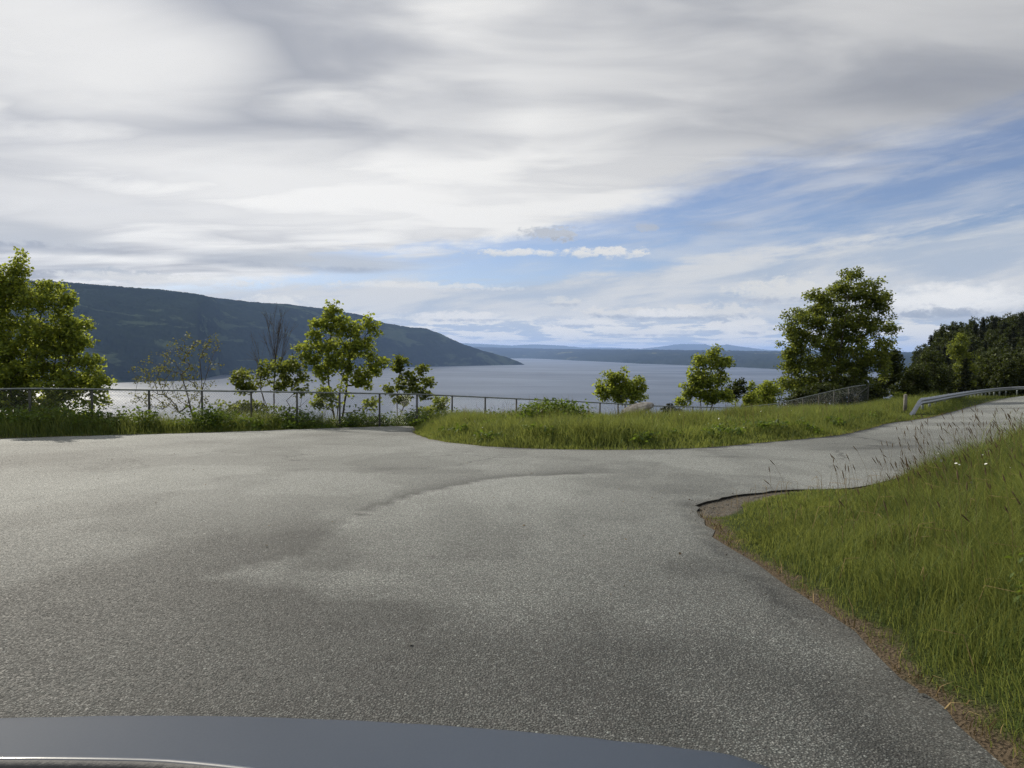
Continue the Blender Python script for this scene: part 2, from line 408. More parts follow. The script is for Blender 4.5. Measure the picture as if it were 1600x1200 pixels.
def mat_asphalt():
    m, n, out = material('asphalt'); p = pos(n)
    wear_tone = n.attr('wear_tone')
    big = n.noise(p, 0.35, 5, 0.55); mid = n.noise(p, 2.2, 5, 0.6); sm = n.noise(p, 14, 4, 0.6)
    v = n.node('ShaderNodeTexVoronoi'); n.put(v.inputs['Vector'], p); v.inputs['Scale'].default_value = 105; v.inputs['Randomness'].default_value = 1.0
    cell = n.sep(v.outputs['Color'])
    dist = v.outputs['Distance']
    v2 = n.node('ShaderNodeTexVoronoi'); n.put(v2.inputs['Vector'], p); v2.inputs['Scale'].default_value = 46
    cell2 = n.sep(v2.outputs['Color'])
    tone = n.add(0.090, n.mul(wear_tone, 0.150))
    tone = n.add(tone, n.mul(n.sub(big, 0.5), 0.055)); tone = n.add(tone, n.mul(n.sub(mid, 0.5), 0.045)); tone = n.add(tone, n.mul(n.sub(sm, 0.5), 0.03))
    stone = n.mul(n.m('POWER', cell[0], 1.6), n.ss(dist, 0.75, 0.15))
    tone = n.mul(tone, n.add(0.40, n.mul(stone, 1.95)))
    bright = n.mul(n.m('GREATER_THAN', cell2[1], 0.93), n.ss(v2.outputs['Distance'], 0.36, 0.22))
    tone = n.add(tone, n.mul(bright, 0.13))
    wp_ = n.node('ShaderNodeVectorMath', operation='ADD', ins={0: p, 1: n.comb(n.mul(mid, 0.9), n.mul(big, 1.6), 0.0)}).outputs[0]
    ve = n.node('ShaderNodeTexVoronoi', feature='DISTANCE_TO_EDGE'); n.put(ve.inputs['Vector'], wp_); ve.inputs['Scale'].default_value = 0.33
    crack = n.mul(n.ss(n.add(ve.outputs['Distance'], n.mul(sm, 0.006)), 0.016, 0.005), n.mul(n.ss(n.noise(p, 0.28, 2, 0.5), 0.46, 0.56), n.ss(n.sep(p)[1], 10.0, 13.0)))
    tone = n.mul(tone, n.sub(1.0, n.mul(crack, 0.5)))
    c = n.comb(n.mul(tone, n.add(0.915, n.mul(cell2[2], 0.05))), n.mul(tone, 0.985), n.mul(tone, 0.935))
    h = n.add(n.mul(n.ss(dist, 0.7, 0.1), n.add(0.35, cell[1])), n.mul(sm, 0.6))
    pbsdf(n, out, c, n.add(0.62, n.mul(cell[2], 0.3)), 0.32, bump(n, h, 0.6, 0.008))
    return m
def mat_ground():
    m, n, out = material('verge_soil'); p = pos(n)
    e = n.attr('edge'); g = n.attr('gravel')
    a = n.noise(p, 3.0, 6, 0.65); b = n.noise(p, 22, 5, 0.7); far = n.noise(p, 0.05, 6, 0.6)
    soil = n.mix(b, (0.045, 0.034, 0.024), (0.125, 0.095, 0.062))
    grn = n.mix(a, (0.020, 0.030, 0.008), (0.055, 0.070, 0.018))
    c = n.mix(n.ss(n.add(e, n.mul(n.sub(a, 0.5), 0.8)), 0.05, 0.22), soil, grn)
    v = n.node('ShaderNodeTexVoronoi'); n.put(v.inputs['Vector'], p); v.inputs['Scale'].default_value = 55
    gc = n.mix(n.sep(v.outputs['Color'])[0], (0.045, 0.040, 0.034), (0.13, 0.12, 0.10))
    gc = n.mix(n.ss(b, 0.5, 0.7), gc, (0.12, 0.085, 0.05))
    c = n.mix(n.ss(n.add(g, n.mul(n.sub(b, 0.5), 0.7)), 0.35, 0.6), c, gc)
    c = n.mix(n.ss(e, 30, 55), c, n.mix(far, (0.020, 0.032, 0.012), (0.055, 0.075, 0.022)))
    pbsdf(n, out, c, 0.95, 0.1, bump(n, n.add(b, n.mul(v.outputs['Distance'], 0.6)), 0.8, 0.03))
    return m
def mat_leaf(name, dark, light, trans, tfac=0.5, rough=0.6):
    """colour from the per-leaf 'tint' attribute; light shows through the blades"""
    m, n, out = material(name)
    t = n.sep(n.attr('tint', 'Color'))
    c = n.mix(t[0], dark, light)
    c = n.mix(n.mul(t[1], 0.75), c, trans)
    b = n.node('ShaderNodeBsdfPrincipled'); n.put(b.inputs['Base Color'], c)
    b.inputs['Roughness'].default_value = rough; b.inputs['Specular IOR Level'].default_value = 0.18
    tr = n.node('ShaderNodeBsdfTranslucent'); n.put(tr.inputs[0], n.mix(t[0], tuple(0.6 * x for x in trans), trans))
    mx = n.node('ShaderNodeMixShader', ins={0: tfac, 1: b.outputs[0], 2: tr.outputs[0]})
    n.put(out.inputs[0], mx.outputs[0]); return m
def mat_plain(name, c1, c2, scale, rough=0.8, spec=0.3, bs=0.4, bd=0.01, metal=0.0, **kw):
    m, n, out = material(name)
    tcn = n.node('ShaderNodeTexCoord').outputs['Object']
    a = n.noise(tcn, scale, 6, 0.65)
    pbsdf(n, out, n.mix(n.ss(a, 0.3, 0.7), c1, c2), n.add(rough - 0.08, n.mul(a, 0.16)), spec, bump(n, a, bs, bd), metal, **kw)
    return m
M = {}
M['asphalt'] = mat_asphalt()
M['ground'] = mat_ground()
M['maple'] = mat_leaf('maple_leaves', (0.042, 0.068, 0.014), (0.132, 0.178, 0.032), (0.47, 0.53, 0.07), 0.48)
M['maple_dark'] = mat_leaf('dark_leaves', (0.027, 0.046, 0.012), (0.090, 0.124, 0.026), (0.34, 0.385, 0.055), 0.44)
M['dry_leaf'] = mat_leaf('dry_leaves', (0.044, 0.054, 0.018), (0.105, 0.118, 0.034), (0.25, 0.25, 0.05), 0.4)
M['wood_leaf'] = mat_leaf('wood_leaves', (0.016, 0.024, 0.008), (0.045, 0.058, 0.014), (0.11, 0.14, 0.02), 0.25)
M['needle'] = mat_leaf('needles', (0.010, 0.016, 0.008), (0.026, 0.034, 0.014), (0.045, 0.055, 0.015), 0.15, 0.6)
M['grass'] = mat_leaf('grass_blades', (0.027, 0.054, 0.012), (0.092, 0.142, 0.030), (0.30, 0.33, 0.075), 0.42)
M['weed'] = mat_leaf('weed_leaves', (0.026, 0.052, 0.012), (0.080, 0.130, 0.024), (0.20, 0.28, 0.03), 0.38)
M['bark'] = mat_plain('bark', (0.045, 0.036, 0.028), (0.13, 0.11, 0.09), 14, 0.9, 0.15, 0.8, 0.02)
M['twig'] = mat_plain('dry_twigs', (0.06, 0.048, 0.038), (0.12, 0.10, 0.08), 14, 0.9, 0.15)
M['galv'] = mat_plain('galvanised_steel', (0.22, 0.23, 0.235), (0.36, 0.37, 0.38), 9, 0.42, 0.5, 0.15, 0.004, 0.75)
M['fence_paint'] = mat_plain('weathered_green_steel', (0.030, 0.034, 0.030), (0.070, 0.070, 0.060), 11, 0.6, 0.3, 0.2, 0.003, 0.0)
M['rail_steel'] = mat_plain('rail_steel', (0.12, 0.14, 0.135), (0.24, 0.26, 0.25), 8, 0.45, 0.4, 0.2, 0.003, 0.45)
M['rock'] = mat_plain('rock', (0.10, 0.092, 0.085), (0.27, 0.26, 0.245), 5, 0.9, 0.2, 0.9, 0.03)
M['gravel'] = mat_plain('gravel_stone', (0.07, 0.065, 0.055), (0.19, 0.18, 0.16), 30, 0.9, 0.2)
M['seed'] = mat_plain('seed_heads', (0.075, 0.050, 0.035), (0.19, 0.14, 0.085), 40, 0.9, 0.1)
M['straw'] = mat_plain('dry_straw', (0.15, 0.105, 0.05), (0.30, 0.225, 0.11), 30, 0.9, 0.1)
M['litter'] = mat_leaf('dead_leaves', (0.05, 0.035, 0.02), (0.16, 0.11, 0.05), (0.26, 0.19, 0.07), 0.2)
M['petal'] = mat_plain('petals', (0.60, 0.60, 0.56), (0.78, 0.78, 0.74), 20, 0.7, 0.2)
M['post_wood'] = mat_plain('weathered_wood', (0.10, 0.095, 0.085), (0.20, 0.19, 0.17), 12, 0.9, 0.1)
M['paint'] = mat_plain('car_paint', (0.024, 0.035, 0.060), (0.029, 0.042, 0.069), 300, 0.42, 0.22, 0.02, 0.001, 0.0, Coat_Weight=0.22, Coat_Roughness=0.10)
M['black'] = mat_plain('black_plastic', (0.012, 0.012, 0.013), (0.022, 0.022, 0.022), 60, 0.6, 0.3)
M['cowl'] = mat_plain('grey_plastic', (0.055, 0.055, 0.058), (0.075, 0.075, 0.075), 60, 0.7, 0.3)
M['rubber'] = mat_plain('tyre_rubber', (0.010, 0.010, 0.010), (0.02, 0.02, 0.02), 40, 0.9, 0.2)
M['chrome'] = mat_plain('bright_metal', (0.55, 0.55, 0.55), (0.62, 0.62, 0.62), 20, 0.22, 0.5, 0.02, 0.001, 1.0)
M['lamp_glass'] = mat_plain('lamp_lens', (0.5, 0.52, 0.55), (0.6, 0.62, 0.65), 20, 0.1, 0.5)

def mat_hill(name, c_dark, c_mid, c_field, scale, field=0.62, bscale=0.03, bd=12.0):
    m, n, out = material(name); p = pos(n)
    a = n.noise(p, scale, 7, 0.6); b = n.noise(p, bscale, 5, 0.7)
    sq = n.node('ShaderNodeMapping', ins={'Vector': p}); sq.inputs['Scale'].default_value = (1, 1, 3.5)
    f = n.noise(sq.outputs[0], scale * 1.6, 6, 0.6, 0.8)
    c = n.mix(n.ss(n.add(n.mul(a, 0.6), n.mul(b, 0.4)), 0.36, 0.62), c_dark, c_mid)
    c = n.mix(n.ss(f, field, field + 0.06), c, c_field)
    pbsdf(n, out, c, 1.0, 0.0, bump(n, b, 1.0, bd)); return m
M['hill'] = mat_hill('wooded_hill', (0.006, 0.010, 0.008), (0.019, 0.028, 0.017), (0.045, 0.060, 0.034), 0.0013, 0.55, 0.02, 6.0)
M['shore'] = mat_hill('far_shore_land', (0.011, 0.016, 0.013), (0.024, 0.031, 0.020), (0.17, 0.17, 0.08), 0.00045, 0.60, 0.006, 40)
M['fells'] = mat_hill('far_fells', (0.03, 0.04, 0.04), (0.05, 0.06, 0.05), (0.07, 0.08, 0.06), 0.0002, 0.7, 0.002, 60)
def mat_water():
    m, n, out = material('lake_water'); p = pos(n)
    mp = n.node('ShaderNodeMapping', ins={'Vector': p}); mp.inputs['Rotation'].default_value = (0, 0, R_(20)); mp.inputs['Scale'].default_value = (0.45, 1, 1)
    q = mp.outputs[0]
    h = n.add(n.mul(n.noise(q, 0.16, 6, 0.65), 1.0), n.mul(n.noise(q, 0.02, 5, 0.6), 2.2))
    band = n.noise(q, 0.0016, 5, 0.6, 0.6)
    rough = n.ss(band, 0.35, 0.65, 0.30, 0.44)
    b = pbsdf(n, out, (0.045, 0.062, 0.095), rough, 0.5, bump(n, h, 0.5, 2.0), 0.0)
    b.inputs['IOR'].default_value = 1.33
    return m
M['water'] = mat_water()


# ------------------------------------------------------------------ the setting: ground, asphalt, lake, hills
def graded(lo, hi, step, far_lo, far_hi, g=1.22):
    a = list(np.arange(lo, hi + 1e-6, step))
    st = step; x = hi
    while x < far_hi: st = min(st * g, 90); x += st; a.append(x)
    st = step; x = lo
    while x > far_lo: st = min(st * g, 90); x -= st; a.insert(0, x)
    return np.array(a)
gx = graded(-26, 40, 0.34, -1600, 1900); gy = graded(-6, 56, 0.34, -900, 1700)
X, Y = np.meshgrid(gx, gy, indexing='ij')
nm = ((X > -60) & (X < 110) & (Y > -25) & (Y < 95)).ravel()
D = np.full(X.size, 60.0); D[nm] = sdist(X.ravel()[nm], Y.ravel()[nm])
Z = ground_z(X, Y, D).ravel()
i, j = np.meshgrid(np.arange(len(gx) - 1), np.arange(len(gy) - 1), indexing='ij')
ny = len(gy)
quads = np.stack([i * ny + j, (i + 1) * ny + j, (i + 1) * ny + j + 1, i * ny + j + 1], -1).reshape(-1, 4)
ground = link('ground', mesh_np('ground', np.stack([X.ravel(), Y.ravel(), Z], 1), quads,
              {'edge': D, 'gravel': gravel_w(X.ravel(), Y.ravel(), D)}), M['ground'], smooth=True)
tag(ground, kind='structure')

# asphalt: outline plus interior points, triangulated, with a broken edge 4 cm thick
ip = []
for step, x0, x1, y0, y1 in ((0.13, -7, 5, 4, 15), (0.5, -34, 96, -14, 70)):
    ax, ay = np.meshgrid(np.arange(x0, x1, step), np.arange(y0, y1, step), indexing='ij')
    p = np.stack([ax.ravel(), ay.ravel()], 1); p = p + rng.uniform(-0.3, 0.3, p.shape) * step
    if step > 0.3: p = p[~((p[:, 0] > -7.2) & (p[:, 0] < 5.2) & (p[:, 1] > 3.8) & (p[:, 1] < 15.2))]
    ip.append(p)
ip = np.vstack(ip); ip = ip[sdist(ip[:, 0], ip[:, 1]) < -0.1]
nb = len(POLY)
allp = np.vstack([POLY, ip])
vo, eo, fo, _, _, _ = delaunay_2d_cdt([Vector(p) for p in allp], [(q, (q + 1) % nb) for q in range(nb)], [], 1, 1e-5)
V2 = np.array([tuple(v) for v in vo]); T = np.array([f for f in fo if len(f) == 3])
cen = V2[T].mean(1); cd = sdist(cen[:, 0], cen[:, 1]); T = T[cd < 0]
va = V2[T[:, 1]] - V2[T[:, 0]]; vb = V2[T[:, 2]] - V2[T[:, 0]]
fl = (va[:, 0] * vb[:, 1] - va[:, 1] * vb[:, 0]) < 0; T[fl] = T[fl][:, ::-1]
dv = sdist(V2[:, 0], V2[:, 1])
zt = road_z(V2[:, 0], V2[:, 1]) - 0.012 * sstep(dv, -0.12, 0.0) * vnoise(V2[:, 0] * 7, V2[:, 1] * 7, 2)
# wear: the older pale layer and the newer one meet along a curved joint
seam = np.array([gpt(*p) for p in ((300, 905), (400, 880), (480, 866), (500, 838), (560, 806), (640, 775), (700, 762), (780, 747), (900, 741), (1000, 738))])
def wear_tone_at(x, y):
    sx = seam[:, 0]; sy = np.interp(x, sx, seam[:, 1]) + 0.25 * (fbm(x * 1.3, y * 0.7, 4, 21) - 0.5)
    t = sstep(x, sx[0] - 0.5, sx[0] + 0.3) * (1 - sstep(x, sx[-1] - 1.2, sx[-1]))
    side = y - sy
    wv = 0.5 + 0.60 * (fbm(x * 0.22, y * 0.22, 4, 31) - 0.5) * 2 + 0.32 * (sstep(fbm(x * 0.55 + 3, y * 0.4, 5, 35), 0.50, 0.54) - 0.5)
    wv = wv + t * (-0.95 * sstep(side, -0.03, 0.04) * np.exp(-np.clip(side, 0, 9) / 0.9) + 0.45 * (1 - sstep(side, -0.05, 0.04)) * np.exp(-np.clip(-side, 0, 9) / 1.1))
    wv = wv - 0.52 * (1 - sstep(y, 3.0, 9.0)) + 0.18  # surface tone drops close to the car
    wv = wv + 0.25 * sstep(y, 9, 15)  # and turns paler further out across the lot
    # darker patches on the far left and along the edges
    wv = wv - 0.25 * sstep(fbm(x * 0.9 + 5, y * 0.35, 4, 51), 0.58, 0.62)
    wv = wv - 0.75 * sstep(sdist(x, y) + 0.25 * (fbm(x * 3, y * 3, 3, 66) - 0.5), -0.26, 0.0)
    for (bx, by), rx_, ry_, am in ((gpt(250, 925), 1.0, 0.4, 0.5), (gpt(480, 965), 0.8, 0.4, 0.45), (gpt(310, 1010), 0.6, 0.3, 0.3), (gpt(1350, 700), 1.6, 0.5, 0.5), (gpt(600, 735), 1.6, 0.5, 0.35)):
        wv = wv - am * sstep(1.3 - ((x - bx) / rx_) ** 2 - ((y - by) / ry_) ** 2 + 2.4 * (fbm(x * 1.7, y * 1.7, 4, 77) - 0.5), 0, 1)
    (bx, by) = gpt(430, 905); wv = wv + 0.4 * sstep(1.2 - ((x - bx) / 0.9) ** 2 - ((y - by) / 0.3) ** 2 + 2.0 * (fbm(x * 2, y * 2, 4, 78) - 0.5), 0, 1)
    return np.clip(wv, -0.2, 1.3)
wear_tone = wear_tone_at(V2[:, 0], V2[:, 1])
skirt = np.stack([POLY[:, 0], POLY[:, 1], road_z(POLY[:, 0], POLY[:, 1]) - 0.10], 1)
nv = len(V2); ring = np.arange(nb)
top = np.stack([V2[:, 0], V2[:, 1], zt], 1)
sk = np.stack([ring, nv + ring, nv + (ring + 1) % nb, (ring + 1) % nb], 1)
road = link('road', mesh_np('road', np.vstack([top, skirt]), [T, sk], {'wear_tone': np.concatenate([wear_tone, np.full(nb, -0.2)])}), M['asphalt'])
tag(road, kind='structure')

lake = MB(); LZ = -150.0
lv = np.array([[-16000, 40, LZ], [26000, 40, LZ], [26000, 34000, LZ], [-16000, 34000, LZ]], float)
lake.put(lv, [[0, 1, 2, 3]]); lake = lake.build('water', M['water']); tag(lake, kind='structure')

def relief(name, mat, crest, shore, n_c, n_r, px0, px1, width, canopy, rav, seed, back=0.35, power=0.9):
    """a range of hills: its shore and crest stand at real distances in each compass direction"""
    pxs = np.linspace(px0, px1, n_c)
    cpx, cpy = np.array(crest).T; spx, spd = np.array(shore).T; wpx, wpd = np.array(width).T
    cy = np.interp(pxs, cpx, cpy); d0 = np.interp(pxs, spx, spd); wd = np.interp(pxs, wpx, wpd)
    u = (pxs - 800) / F; azs = np.arctan(u)
    hor = 550 + (pxs - 800) * math.tan(ROLL)
    te = (hor - cy) / F * np.cos(azs)
    zc = EYE + te * (d0 + wd)
    s = np.concatenate([np.linspace(-0.03, 1, n_r), 1 + back * np.linspace(0.05, 1, max(6, n_r // 6))])
    S, A = np.meshgrid(s, azs, indexing='ij')
    Dm = d0[None] + wd[None] * S
    prof = np.where(S <= 1, np.sin(np.pi / 2 * np.clip(S, 0, 1)) ** power, 1 - (S - 1) * 1.4)
    Zm = LZ + (zc - LZ)[None] * prof - 30 * (S < 0)
    Xm = Dm * np.sin(A); Ym = Dm * np.cos(A)
    env = np.sin(np.pi * np.clip(S, 0, 1)) * np.clip((zc - LZ)[None] / 300, 0.05, 1)
    Zm = Zm + env * rav * (fbm(Xm / (rav * 9), Ym / (rav * 9), 5, seed) - 0.55)
    cn = canopy * (S > 0.0) * np.clip((zc - LZ)[None] / 60, 0.2, 1)
    Zm = Zm + cn * (rng.random(Zm.shape) - 0.4) + cn * 1.2 * (fbm(Xm / 60, Ym / 60, 2, seed + 3) - 0.5)
    nr = len(s); a, b = np.meshgrid(np.arange(nr - 1), np.arange(n_c - 1), indexing='ij')
    f = np.stack([a * n_c + b, a * n_c + b + 1, (a + 1) * n_c + b + 1, (a + 1) * n_c + b], -1).reshape(-1, 4)
    o = link(name, mesh_np(name, np.stack([Xm.ravel(), Ym.ravel(), Zm.ravel()], 1), f), mat)
    tag(o, kind='structure'); return o
relief('hill', M['hill'], [(-900, 452), (-300, 440), (0, 438), (100, 444), (180, 452), (250, 458), (330, 468), (400, 476), (470, 480), (500, 482), (560, 492), (600, 505), (640, 512), (665, 513),
                (690, 523), (720, 537), (760, 550), (790, 558), (812, 566), (822, 571)],
       [(-900, 3000), (0, 3300), (180, 3500), (310, 3650), (345, 4400), (480, 5200), (600, 6300), (700, 7000), (800, 8000), (822, 8200)], 720, 110, -900, 822,
       [(-900, 2000), (300, 1900), (500, 1500), (700, 900), (780, 500), (822, 120)], 9, 150, 11)
relief('far_shore', M['shore'], [(560, 541), (700, 541.5), (760, 543), (860, 545.5), (1000, 546.8), (1090, 547.8), (1200, 549.6), (1400, 551), (1800, 553), (2300, 553)],
       [(560, 17500), (830, 16500), (900, 12900), (1000, 9900), (1210, 7500), (1500, 6400), (2300, 6000)], 500, 50, 560, 2300,
       [(560, 8000), (2300, 8000)], 22, 60, 23, 0.25, 0.75)
relief('far_mountains', M['fells'], [(560, 540), (700, 537), (725, 536.3), (760, 538), (800, 540), (815, 539), (840, 538.3), (880, 540.3), (910, 543.3), (950, 543.3), (1000, 545), (1030, 542), (1050, 539), (1065, 537.6),
                (1100, 538.2), (1115, 541.5), (1135, 538.3), (1150, 541), (1200, 547), (1250, 549), (1400, 550), (1700, 549)],
       [(560, 30000), (1700, 30000)], 400, 16, 560, 1700, [(560, 10000), (1700, 10000)], 18, 60, 37, 0.2)


# ------------------------------------------------------------------ foliage builders
def leaves_mesh(name, P, size, up_bias=0.35, droop=0.0, tint_y=0.15, long=1.0, seed=0, four=True):
    """lobed leaves at points P (n,3): folded along the midrib, each with its own tint"""
    g = np.random.default_rng(seed); n = len(P)
    nrm = g.normal(size=(n, 3)); nrm[:, 2] = np.abs(nrm[:, 2]) + up_bias; nrm /= np.linalg.norm(nrm, axis=1)[:, None]
    d = g.normal(size=(n, 3)); d[:, 2] -= droop; d -= (d * nrm).sum(1)[:, None] * nrm; d /= np.linalg.norm(d, axis=1)[:, None]
    sd = np.cross(nrm, d); sz = (size * g.uniform(0.6, 1.25, n))[:, None]
    fold = nrm * sz * g.uniform(-0.05, 0.22, n)[:, None]
    L = sz * long
    if four:
        vs = [P, P + d * L * 0.25 + sd * sz * 0.48 + fold, P + d * L * 0.72 + sd * sz * 0.36 + fold, P + d * L, P + d * L * 0.72 - sd * sz * 0.36 + fold, P + d * L * 0.25 - sd * sz * 0.48 + fold]
        fi = np.array([[0, 1, 2], [0, 2, 3], [0, 3, 4], [0, 4, 5]])
    else:
        vs = [P, P + d * L * 0.5 + sd * sz * 0.36 + fold, P + d * L, P + d * L * 0.5 - sd * sz * 0.36 + fold]
        fi = np.array([[0, 1, 2], [0, 2, 3]])
    k = len(vs); V = np.stack(vs, 1).reshape(-1, 3)
    Fc = (np.arange(n)[:, None, None] * k + fi[None]).reshape(-1, 3)
    t = np.stack([g.random(n), (g.random(n) < tint_y) * g.random(n), g.random(n)], 1)
    return mesh_np(name, V, Fc, {'tint': np.repeat(t, k, 0)})

def grow(base, tops, clumps, r_twig=0.006, seed=0, up=0.55, expo=0.42, wob=0.06, seg=0.22, fans=()):
    """trunk lines from base to tops, then every clump joins the nearest node below it; pipe-model radii"""
    g = np.random.default_rng(seed)
    nodes = [np.array(base, float)]; par = [-1]
    def run(start, target, bow):
        a = nodes[start]; b = np.array(target, float); L = np.linalg.norm(b - a); n = max(1, int(L / seg)); cur = start
        side = g.normal(size=3) * wob * L
        for q in range(1, n + 1):
            t = q / n; p = a + (b - a) * t + side * math.sin(math.pi * t) + np.array([0, 0, -bow * L * math.sin(math.pi * t)])
            nodes.append(p + g.normal(size=3) * 0.006 * (q < n)); par.append(cur); cur = len(nodes) - 1
        return cur
    for t in tops: run(0 if len(nodes) < 4 or g.random() < 0.5 else int(min(len(nodes) - 1, 2)), t, 0.0)
    b0 = nodes[0]
    order = np.argsort([np.linalg.norm((c - b0) * np.array([1.4, 1.4, 0.8])) for c in clumps])
    ends = []
    for oi in order:
        c = clumps[oi]; A = np.array(nodes); dv = c - A
        cost = np.linalg.norm(dv, axis=1) + up * np.clip(0.5 * np.hypot(dv[:, 0], dv[:, 1]) - dv[:, 2], 0, None) * 1.2
        ends.append(run(int(np.argmin(cost)), c, g.uniform(-0.02, 0.08)))
    for a_, b_ in fans:
        A = np.array(nodes); n0 = int(np.argmin(np.linalg.norm(A - a_, axis=1))); wob = 0.02; e = run(n0, b_, -0.03)
        mid = par[par[e]] if par[e] > 0 else e
        for _ in range(2): ends.append(run(mid if mid > 0 else e, np.array(b_) + g.normal(size=3) * 0.10 + np.array([0, 0, -0.06]), -0.03))
    A = np.array(nodes); P = np.array(par); cnt = np.zeros(len(A))
    for e in ends: cnt[e] += 1
    for t in range(len(A) - 1, 0, -1):
        if cnt[t] == 0: cnt[t] = 0.5
        cnt[P[t]] += cnt[t]
    return A, P, r_twig * np.maximum(cnt, 0.5) ** expo
def branch_mesh(name, A, P, Rd, k=5):
    idx = np.where(P >= 0)[0]; a = A[P[idx]]; b = A[idx]; ra = np.minimum(Rd[P[idx]], Rd[idx] * 1.5); rb = Rd[idx]
    t = b - a; t /= np.linalg.norm(t, axis=1)[:, None] + 1e-9
    ref = np.where(np.abs(t[:, 2:3]) < 0.9, np.array([[0, 0, 1.0]]), np.array([[1.0, 0, 0]]))
    u = np.cross(t, ref); u /= np.linalg.norm(u, axis=1)[:, None] + 1e-9; w_ = np.cross(t, u)
    an = np.arange(k) * 2 * math.pi / k
    rg = np.cos(an)[None, :, None] * u[:, None] + np.sin(an)[None, :, None] * w_[:, None]
    va = a[:, None] + rg * ra[:, None, None]; vb = b[:, None] + t[:, None] * (rb * 0.4)[:, None, None] + rg * rb[:, None, None]
    V = np.concatenate([va, vb], 1).reshape(-1, 3); n = len(idx); q = np.arange(k)
    f = np.stack([q, (q + 1) % k, k + (q + 1) % k, k + q], -1)
    return mesh_np(name, V, (np.arange(n)[:, None, None] * 2 * k + f[None]).reshape(-1, 4))

def broadleaf(name, label, base, y, lobes, tops, n_clump, per, leaf, clump_r, mat='maple', depth=0.8, bark='bark', seed=0, r_twig=0.006, tint_y=0.2,
              bare=None, fans=None, cat='tree', group=None, droop=0.6, crown='crown', four=True):
    """lobes: (px, py, rx, ry) of the crown as it shows, y metres ahead; each lobe has depth too"""
    g = np.random.default_rng(seed)
    base = np.array(base, float)
    root = empty(name, base)
    area = np.array([l[2] * l[3] for l in lobes], float); area /= area.sum()
    cl = []
    sc = y / F
    for li, l in enumerate(lobes):
        c = at(l[0], l[1], y); m_ = max(1, int(round(area[li] * n_clump)))
        q = g.normal(size=(m_, 3)); q /= np.linalg.norm(q, axis=1)[:, None]; q *= (g.random(m_) ** 0.42)[:, None]
        dep = depth * min(l[2], l[3] * 1.6) * sc
        cl.append(c + q * np.array([l[2] * sc, dep, l[3] * sc]))
    cl = np.vstack(cl)
    leafy = np.ones(len(cl), bool)
    if bare:
        bc = []
        for l in bare:
            c = at(l[0], l[1], y); q = g.normal(size=(l[4], 3)); q /= np.linalg.norm(q, axis=1)[:, None]; q *= (g.random(l[4]) ** 0.5)[:, None]
            bc.append(c + q * np.array([l[2] * sc, 0.6 * l[2] * sc, l[3] * sc]))
        bc = np.vstack(bc); cl = np.vstack([cl, bc]); leafy = np.concatenate([leafy, np.zeros(len(bc), bool)])
    A, P, Rd = grow(base, [at(t[0], t[1], y + (t[2] if len(t) > 2 else 0)) for t in tops], cl, r_twig, seed,
                    fans=[(at(f[0], f[1] + g.uniform(-14, 4), y), at(f[2] + g.uniform(-1, 1) * f[4], f[3] + g.uniform(-1, 1) * f[5], y + g.uniform(-0.4, 0.4))) for f in (fans or []) for _ in range(f[6])])
    link('trunk', branch_mesh('trunk', A - base, P, Rd), M[bark], root, True)
    lc = cl[leafy]
    leaf *= 0.72; clump_r *= 1.12; k = g.poisson(per * 1.8, len(lc)); Pn = np.repeat(lc, k, 0)
    off = g.normal(size=Pn.shape); off /= np.linalg.norm(off, axis=1)[:, None]; off *= (clump_r * g.random(len(Pn)) ** 0.5)[:, None]
    off[:, 2] *= 0.75
    Pn = Pn + off
    link(crown, leaves_mesh(crown, Pn - base, leaf, seed=seed + 1, tint_y=tint_y, droop=droop, four=four), M[mat], root)
    tag(root, label, cat, group)
    return root
def gz(x, y): return float(ground_z(np.array([x]), np.array([y]))[0])
def on_ground(px, y, dz=-0.05):
    x = (px - 800) / F * y / 1.0
    return (x, y, gz(x, y) + dz)

# ------------------------------------------------------------------ trees along the fence
broadleaf('maple_tree', 'tall dense backlit maple at the left edge behind the fence, narrow spire on top', on_ground(25, 23.5), 23.0,
          [(27, 412, 14, 24), (22, 455, 30, 32), (2, 470, 40, 50), (72, 465, 34, 34), (98, 488, 16, 45), (85, 535, 48, 45), (30, 540, 55, 55), (125, 545, 20, 22), (110, 590, 50, 30),
           (120, 520, 20, 28), (145, 572, 14, 16), (50, 600, 75, 45), (150, 612, 26, 22), (60, 640, 95, 25), (-45, 500, 60, 70), (-50, 590, 80, 70), (-110, 560, 60, 90), (5, 430, 20, 18)],
          [(27, 405), (70, 470), (-40, 480), (110, 560)], 760, 34, 0.13, 0.26, seed=11, depth=0.9, r_twig=0.0045, tint_y=0.28)
broadleaf('sparse_tree', 'thin half-dead small tree with few brownish leaves right of the tall left maple', on_ground(300, 24.5), 24.3,
          [(230, 590, 30, 40), (265, 570, 35, 40), (300, 560, 30, 40), (330, 550, 15, 35), (300, 605, 40, 25), (245, 620, 40, 25), (280, 630, 50, 18)],
          [(312, 560), (280, 575), (335, 550)], 210, 4.5, 0.085, 0.17, mat='dry_leaf', seed=21, bark='twig', r_twig=0.004, tint_y=0.4)
broadleaf('umbrella_tree', 'small flat-topped leafy tree with bare dead twigs standing above its crown', on_ground(430, 26.5), 26.2,
          [(375, 592, 15, 15), (400, 590, 30, 18), (428, 575, 30, 14), (458, 572, 22, 22), (380, 610, 20, 12), (470, 600, 18, 16), (440, 600, 25, 14), (360, 640, 30, 14), (400, 640, 40, 12)],
          [(430, 560), (400, 590), (428, 488)], 105, 22, 0.14, 0.24, seed=31, bare=[(460, 640, 40, 25, 18)], fans=[(430, 572, 428, 500, 20, 26, 26), (410, 590, 395, 540, 12, 22, 7), (440, 575, 455, 520, 10, 22, 8)], r_twig=0.0038, mat='maple_dark')
